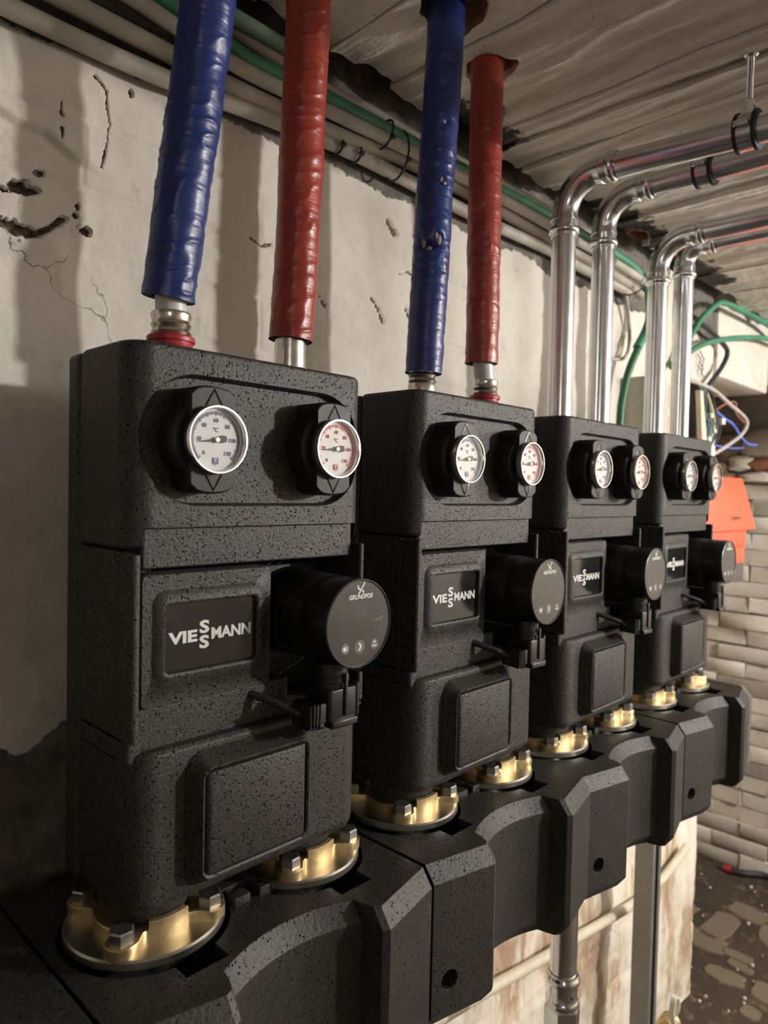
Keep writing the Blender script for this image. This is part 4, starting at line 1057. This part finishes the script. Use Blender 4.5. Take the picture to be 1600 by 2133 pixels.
# ================================================================ CABLES UNDER THE CEILING
def cable(pts, r, mat, name, label, cat='cable', group=None, n=10, seg=12):
    bm = NEW(); sp = spline(pts, n); tube(bm, sp, r, seg); c = sp[len(sp)//2]
    return single(name, bm, M[mat], label, cat, c, group, 50)
gcb = 'cables along the top of the wall'
cable([(-.60, .232, .408), (-.20, .230, .398), (-.05, .231, .3945), (.08, .230, .3965), (.22, .231, .4085), (.36, .232, .4165), (.62, .232, .4120), (.84, .232, .4150), (1.02, .231, .410), (1.16, .228, .408), (1.21, .225, .41)], .0098, 'cable_cream', 'wall_cable', 'lowest of the dusty cream cables along the top of the wall', 'cable', gcb)
cable([(-.60, .222, .432), (-.20, .221, .424), (-.06, .222, .4210), (.06, .221, .4185), (.15, .222, .4175), (.31, .223, .4250), (.46, .224, .4370), (.62, .224, .4360), (.83, .224, .4310), (1.03, .222, .425), (1.16, .219, .417), (1.215, .216, .405)], .0098, 'cable_beige', 'wall_cable', 'dusty cream cable just above the lowest one along the top of the wall', 'cable', gcb)
cable([(-.6, .207, .452), (-.2, .206, .448), (.0, .206, .4470), (.15, .207, .4330), (.3, .206, .4370), (.43, .207, .4420), (.6, .208, .4450), (.8, .208, .4440), (1.0, .207, .440), (1.14, .203, .433), (1.20, .200, .425)], .0085, 'cable_cream', 'wall_cable', 'dusty cream cable directly under the green one', 'cable', gcb)
cable([(-.6, .218, .470), (-.2, .217, .466), (-.02, .216, .468), (.10, .214, .4640), (.17, .213, .4500), (.26, .212, .4540), (.4355, .213, .4580), (.57, .214, .4600), (.76, .214, .4630), (.95, .213, .462), (1.07, .210, .458), (1.16, .206, .447), (1.225, .204, .413), (1.240, .205, .3632), (1.226, .208, .325), (1.197, .212, .287)], .0098, 'cable_green', 'green_cable', 'thick green cable along the top of the wall, bending down behind the steel tubes', 'cable', None)
cable([(1.203, .210, .292), (1.1967, .212, .280), (1.180, .216, .25), (1.1667, .220, .2152), (1.152, .221, .17), (1.1454, .221, .1303), (1.142, .221, .0)], .0082, 'cable_dgreen', 'green_cable', 'dark green cable hanging down the wall between the two pairs of steel tubes')
cable([(-.6, .232, .492), (-.2, .230, .490), (.0, .228, .489), (.12, .226, .4880), (.19, .224, .4800), (.28, .224, .4730), (.38, .226, .4780), (.55, .228, .480), (.8, .228, .482), (1.05, .228, .480)], .0085, 'cable_beige', 'wall_cable', 'brownish cream cable running above the green one', 'cable', gcb)
cable([(-.6, .205, .472), (-.2, .204, .470), (-.05, .203, .473), (.06, .204, .4790), (.14, .208, .4850), (.25, .214, .489)], .0090, 'cable_dusty_green', 'wall_cable', 'dusty grey-green cable at the upper left corner behind the first blue pipe', 'cable', gcb)
cable([(1.16, .230, .428), (1.205, .238, .36), (1.217, .240, .30), (1.195, .240, .268), (1.13, .240, .255), (1.06, .240, .250)], .0040, 'cable_cream', 'loop_cable', 'thin cream cable hanging in a loop on the wall behind the steel tubes')
cable([(1.075, .242, .30), (1.083, .241, .22), (1.086, .241, .12), (1.09, .241, .0)], .0026, 'cable_cream', 'thin_wire', 'thin pale wire running straight down the wall beside the dark green cable')
def tie(c, ry, rz, rot, label):
    bm = NEW(); path = []
    for k in range(29):
        t = 2*math.pi*k/28; p = Vector((0, ry*math.cos(t), rz*math.sin(t))); p.rotate(Euler((0, rot, 0))); path.append(Vector(c)+p)
    tube(bm, path, .0016, 8)
    k = Vector(c)+Vector((.0, -ry-.001, -rz*.35)); box(bm, k.x-.003, k.x+.003, k.y-.003, k.y+.003, k.z-.0025, k.z+.0025, .0006)
    single('cable_tie', bm, M['rubber'], label, 'cable tie', c, None, 40)
tie((.395, .2105, .4490), .0135, .0215, .25, 'black cable tie round the green cable, left of the torn blue pipe')
tie((.425, .2180, .4330), .024, .036, .1, 'large black cable tie round the whole cable bundle, left of the torn blue pipe')
tie((.325, .231, .4165), .0125, .0125, .0, 'black cable tie on the lowest cream cable, nearer the red pipe')
tie((.358, .231, .4170), .0125, .0125, .0, 'black cable tie on the lowest cream cable, under the large tie')
tie((1.175, .214, .4210), .028, .030, .5, 'black cable tie gathering the cables where the green one bends down')
# far corner cables
cable([(1.40, .215, .28), (1.468, .205, .351), (1.5254, .200, .408), (1.6201, .200, .4610), (1.6894, .200, .4815), (1.8423, .200, .4900), (2.0626, .200, .492), (2.2, .2, .48)], .0075, 'cable_green', 'arched_cable', 'green cable arching highest across the far white wall')
cable([(1.38, .21, .27), (1.4652, .205, .3156), (1.5636, .203, .3537), (1.7003, .200, .3875), (1.8945, .200, .4254), (2.0726, .200, .4511), (2.24, .2, .46)], .0072, 'cable_green', 'arched_cable', 'lower green cable curving to the right edge across the white wall')
cable([(1.43, .226, .43), (1.5243, .222, .4196), (1.6495, .220, .403), (1.7419, .220, .3865), (1.784, .220, .3671), (1.7488, .222, .322), (1.6639, .225, .2618), (1.640, .225, .235)], .0066, 'cable_black', 'black_cable', 'black cable curving down the far white wall into the open junction box')
cable([(1.52, .222, .258), (1.5689, .220, .2577), (1.7008, .220, .2507), (1.817, .220, .2276), (1.9436, .220, .2038), (1.9723, .220, .182), (1.9284, .220, .1503), (1.8293, .220, .116), (1.7289, .220, .0874), (1.66, .225, .07)], .0055, 'cable_grey', 'grey_cable', 'grey cable looping out of the open junction box')
cable([(1.60, .222, .17), (1.6261, .220, .188), (1.688, .220, .2003), (1.7827, .220, .184), (1.8551, .220, .1725), (1.9295, .220, .1405), (1.9967, .220, .1263), (2.0743, .220, .1282)], .0034, 'wire_blue', 'blue_wire', 'bright blue wire sticking out of the junction box')
cable([(1.63, .225, .155), (1.7239, .220, .205), (1.8164, .220, .2329), (1.8684, .220, .2356), (1.8715, .220, .2083), (1.9456, .220, .1869)], .0026, 'wire_brown', 'brown_wire', 'thin brown wire curling above the blue one')
cable([(1.62, .225, .11), (1.74, .22, .105), (1.86, .22, .106), (1.95, .22, .112)], .0024, 'wire_blue', 'blue_wire', 'thin dull blue wire below the bright blue one')
# white surface trunking behind the far tubes
bm = NEW(); shell(bm, 1.375, 1.418, .226, .2475, .235, .505, .004, 0, 3, 'front', .001); single('cable_trunking', bm, M['cream_plastic'], 'narrow cream cable trunking on the wall behind the farthest tubes', 'trunking', (1.3965, .2475, .235))
# open junction box with loose wiring
root = thing('junction_box', 'opened beige junction box with loose wires beside the farthest tubes', 'junction box', (1.42, .25, .03))
bm = NEW(); shell(bm, 1.216, 1.350, .200, .249, .03, .2275, .004, 0, 3, 'front', .002); obj('cover_panel', bm, M['beige_panel'], root)
bm = NEW(); box(bm, 1.352, 1.505, .215, .249, .03, .232, .003); sl = obj('back_box', bm, M['cream_plastic'], root)
bm = NEW()
for z0, z1 in ((.172, .226), (.04, .155)): box(bm, 1.372, 1.382, .2135, .2160, z0, z1)
for k in range(4): box(bm, 1.40+k*.02, 1.412+k*.02, .2135, .2160, .10, .19)
obj('dark_slot', bm, M['rubber'], root)
bm = NEW(); pts = [(1.500, .228), (1.520, .228), (1.580, .03), (1.540, .03)]; prism(bm, pts, 'y', .185, .198); soften(obj('open_cover', bm, M['cream_plastic'], root, 'cream cover hanging open'), .002)
bm = NEW(); box(bm, 1.585, 1.70, .226, .249, .03, .262, .002); obj('terminal_plate', bm, M['rubber'], root)
rw = random.Random(9)
for k in range(16):
    mt = ('wire_teal', 'wire_teal', 'cable_black', 'wire_teal', 'wire_yellow', 'cable_black')[k % 6]
    x = 1.585+rw.uniform(0, .10); bm = NEW()
    tube(bm, spline([(x, .226, .255), (x+rw.uniform(-.015, .035), .212, .20+rw.uniform(-.03, .02)), (x+rw.uniform(-.02, .03), .208, .14), (x+rw.uniform(-.02, .02), .224, .08)], 6), .0034, 7); obj('loose_wire', bm, M[mt], root, None, 50)
for (x, z, s) in ((1.632, .178, .009), (1.72, .170, .012), (1.622, .115, .010), (1.608, .09, .008), (1.66, .14, .008)):
    bm = NEW(); box(bm, x-s, x+s, .200, .218, z-s*.7, z+s*.7, .002); obj('connector_block', bm, M['white_plastic'], root)
bm = NEW(); shell(bm, 1.668, 1.705, .215, .247, .03, .20, .003, 0, 2, 'front', .001); obj('wire_sleeve', bm, M['white_plastic'], root)
bm = NEW(); box(bm, 1.654, 1.667, .214, .232, .03, .12, .002); obj('yellow_sleeve', bm, M['wire_yellow'], root)
# pencilled marks on the wall by the box
bm = NEW()
for pts in ([(1.615, .340), (1.640, .332), (1.632, .320), (1.652, .312)], [(1.630, .352), (1.668, .330)], [(1.622, .312), (1.648, .300), (1.660, .308)], [(1.640, .295), (1.672, .285)], [(1.655, .330), (1.650, .290)]):
    tube(bm, [(x, .2385, z) for x, z in pts], .0012, 5)
o = obj('pencil_mark', bm, M['dark_print'], bpy.data.objects['wall_back'], None, None)
# orange control box
root = thing('control_box', 'orange-red control box with a hooded lid and dark base, at the right edge', 'control box', (1.49, .25, -.245))
def taper(bm, za, zb, xa0, xa1, xb0, xb1, ya, yb, yback, bev=.003):
    """front slopes from (za: xa0..xa1 at depth ya) to (zb: ...)"""
    vs = [bm.verts.new(p) for p in ((xa0, ya, za), (xa1, ya, za), (xa1, yback, za), (xa0, yback, za), (xb0, yb, zb), (xb1, yb, zb), (xb1, yback, zb), (xb0, yback, zb))]
    for f in ((0, 1, 2, 3), (7, 6, 5, 4), (0, 4, 5, 1), (1, 5, 6, 2), (2, 6, 7, 3), (3, 7, 4, 0)): bm.faces.new([vs[i] for i in f])
    bmesh.ops.bevel(bm, geom=list({e for v in vs for e in v.link_edges}), offset=bev, segments=2, profile=.5, affect='EDGES')
bm = NEW(); taper(bm, -.1160, .0135, 1.315, 1.6800, 1.36, 1.6240, .098, .118, .248); obj('hood', bm, M['orange'], root, 'orange hood')
bm = NEW(); box(bm, 1.335, 1.6480, .112, .248, -.160, -.1160, .002); obj('upper_body', bm, M['orange'], root)
bm = NEW(); box(bm, 1.340, 1.6260, .108, .248, -.2000, -.160, .002); obj('lower_body', bm, M['orange'], root)
bm = NEW(); box(bm, 1.345, 1.6200, .106, .248, -.2450, -.200, .003); obj('dark_base', bm, M['darkgrey'], root, 'dark grey base')
bm = NEW(); lettering_logo(bm, 1.5250, .0965, -.0850, .050); o = obj('logo_lettering', bm, M['dark_print'], root, None, None)
# black tool handle lying at the foot of the far wall
bm = NEW(); tube(bm, spline([(2.53, .385, ZF+.014), (2.545, .34, ZF+.014), (2.585, .285, ZF+.013), (2.58, .18, ZF+.013), (2.56, .0, ZF+.013)], 8), .0125, 12)
root = thing('floor_rod', 'black rod with a red tip lying on the floor by the far wall', 'rod', (2.55, .25, ZF))
obj('rod_body', bm, M['rubber'], root)
bm = NEW(); tube(bm, [(2.530, .412, ZF+.0135), (2.530, .385, ZF+.0135)], .0128, 12); obj('red_tip', bm, M['clip_red'], root)
bpy.context.view_layer.update()
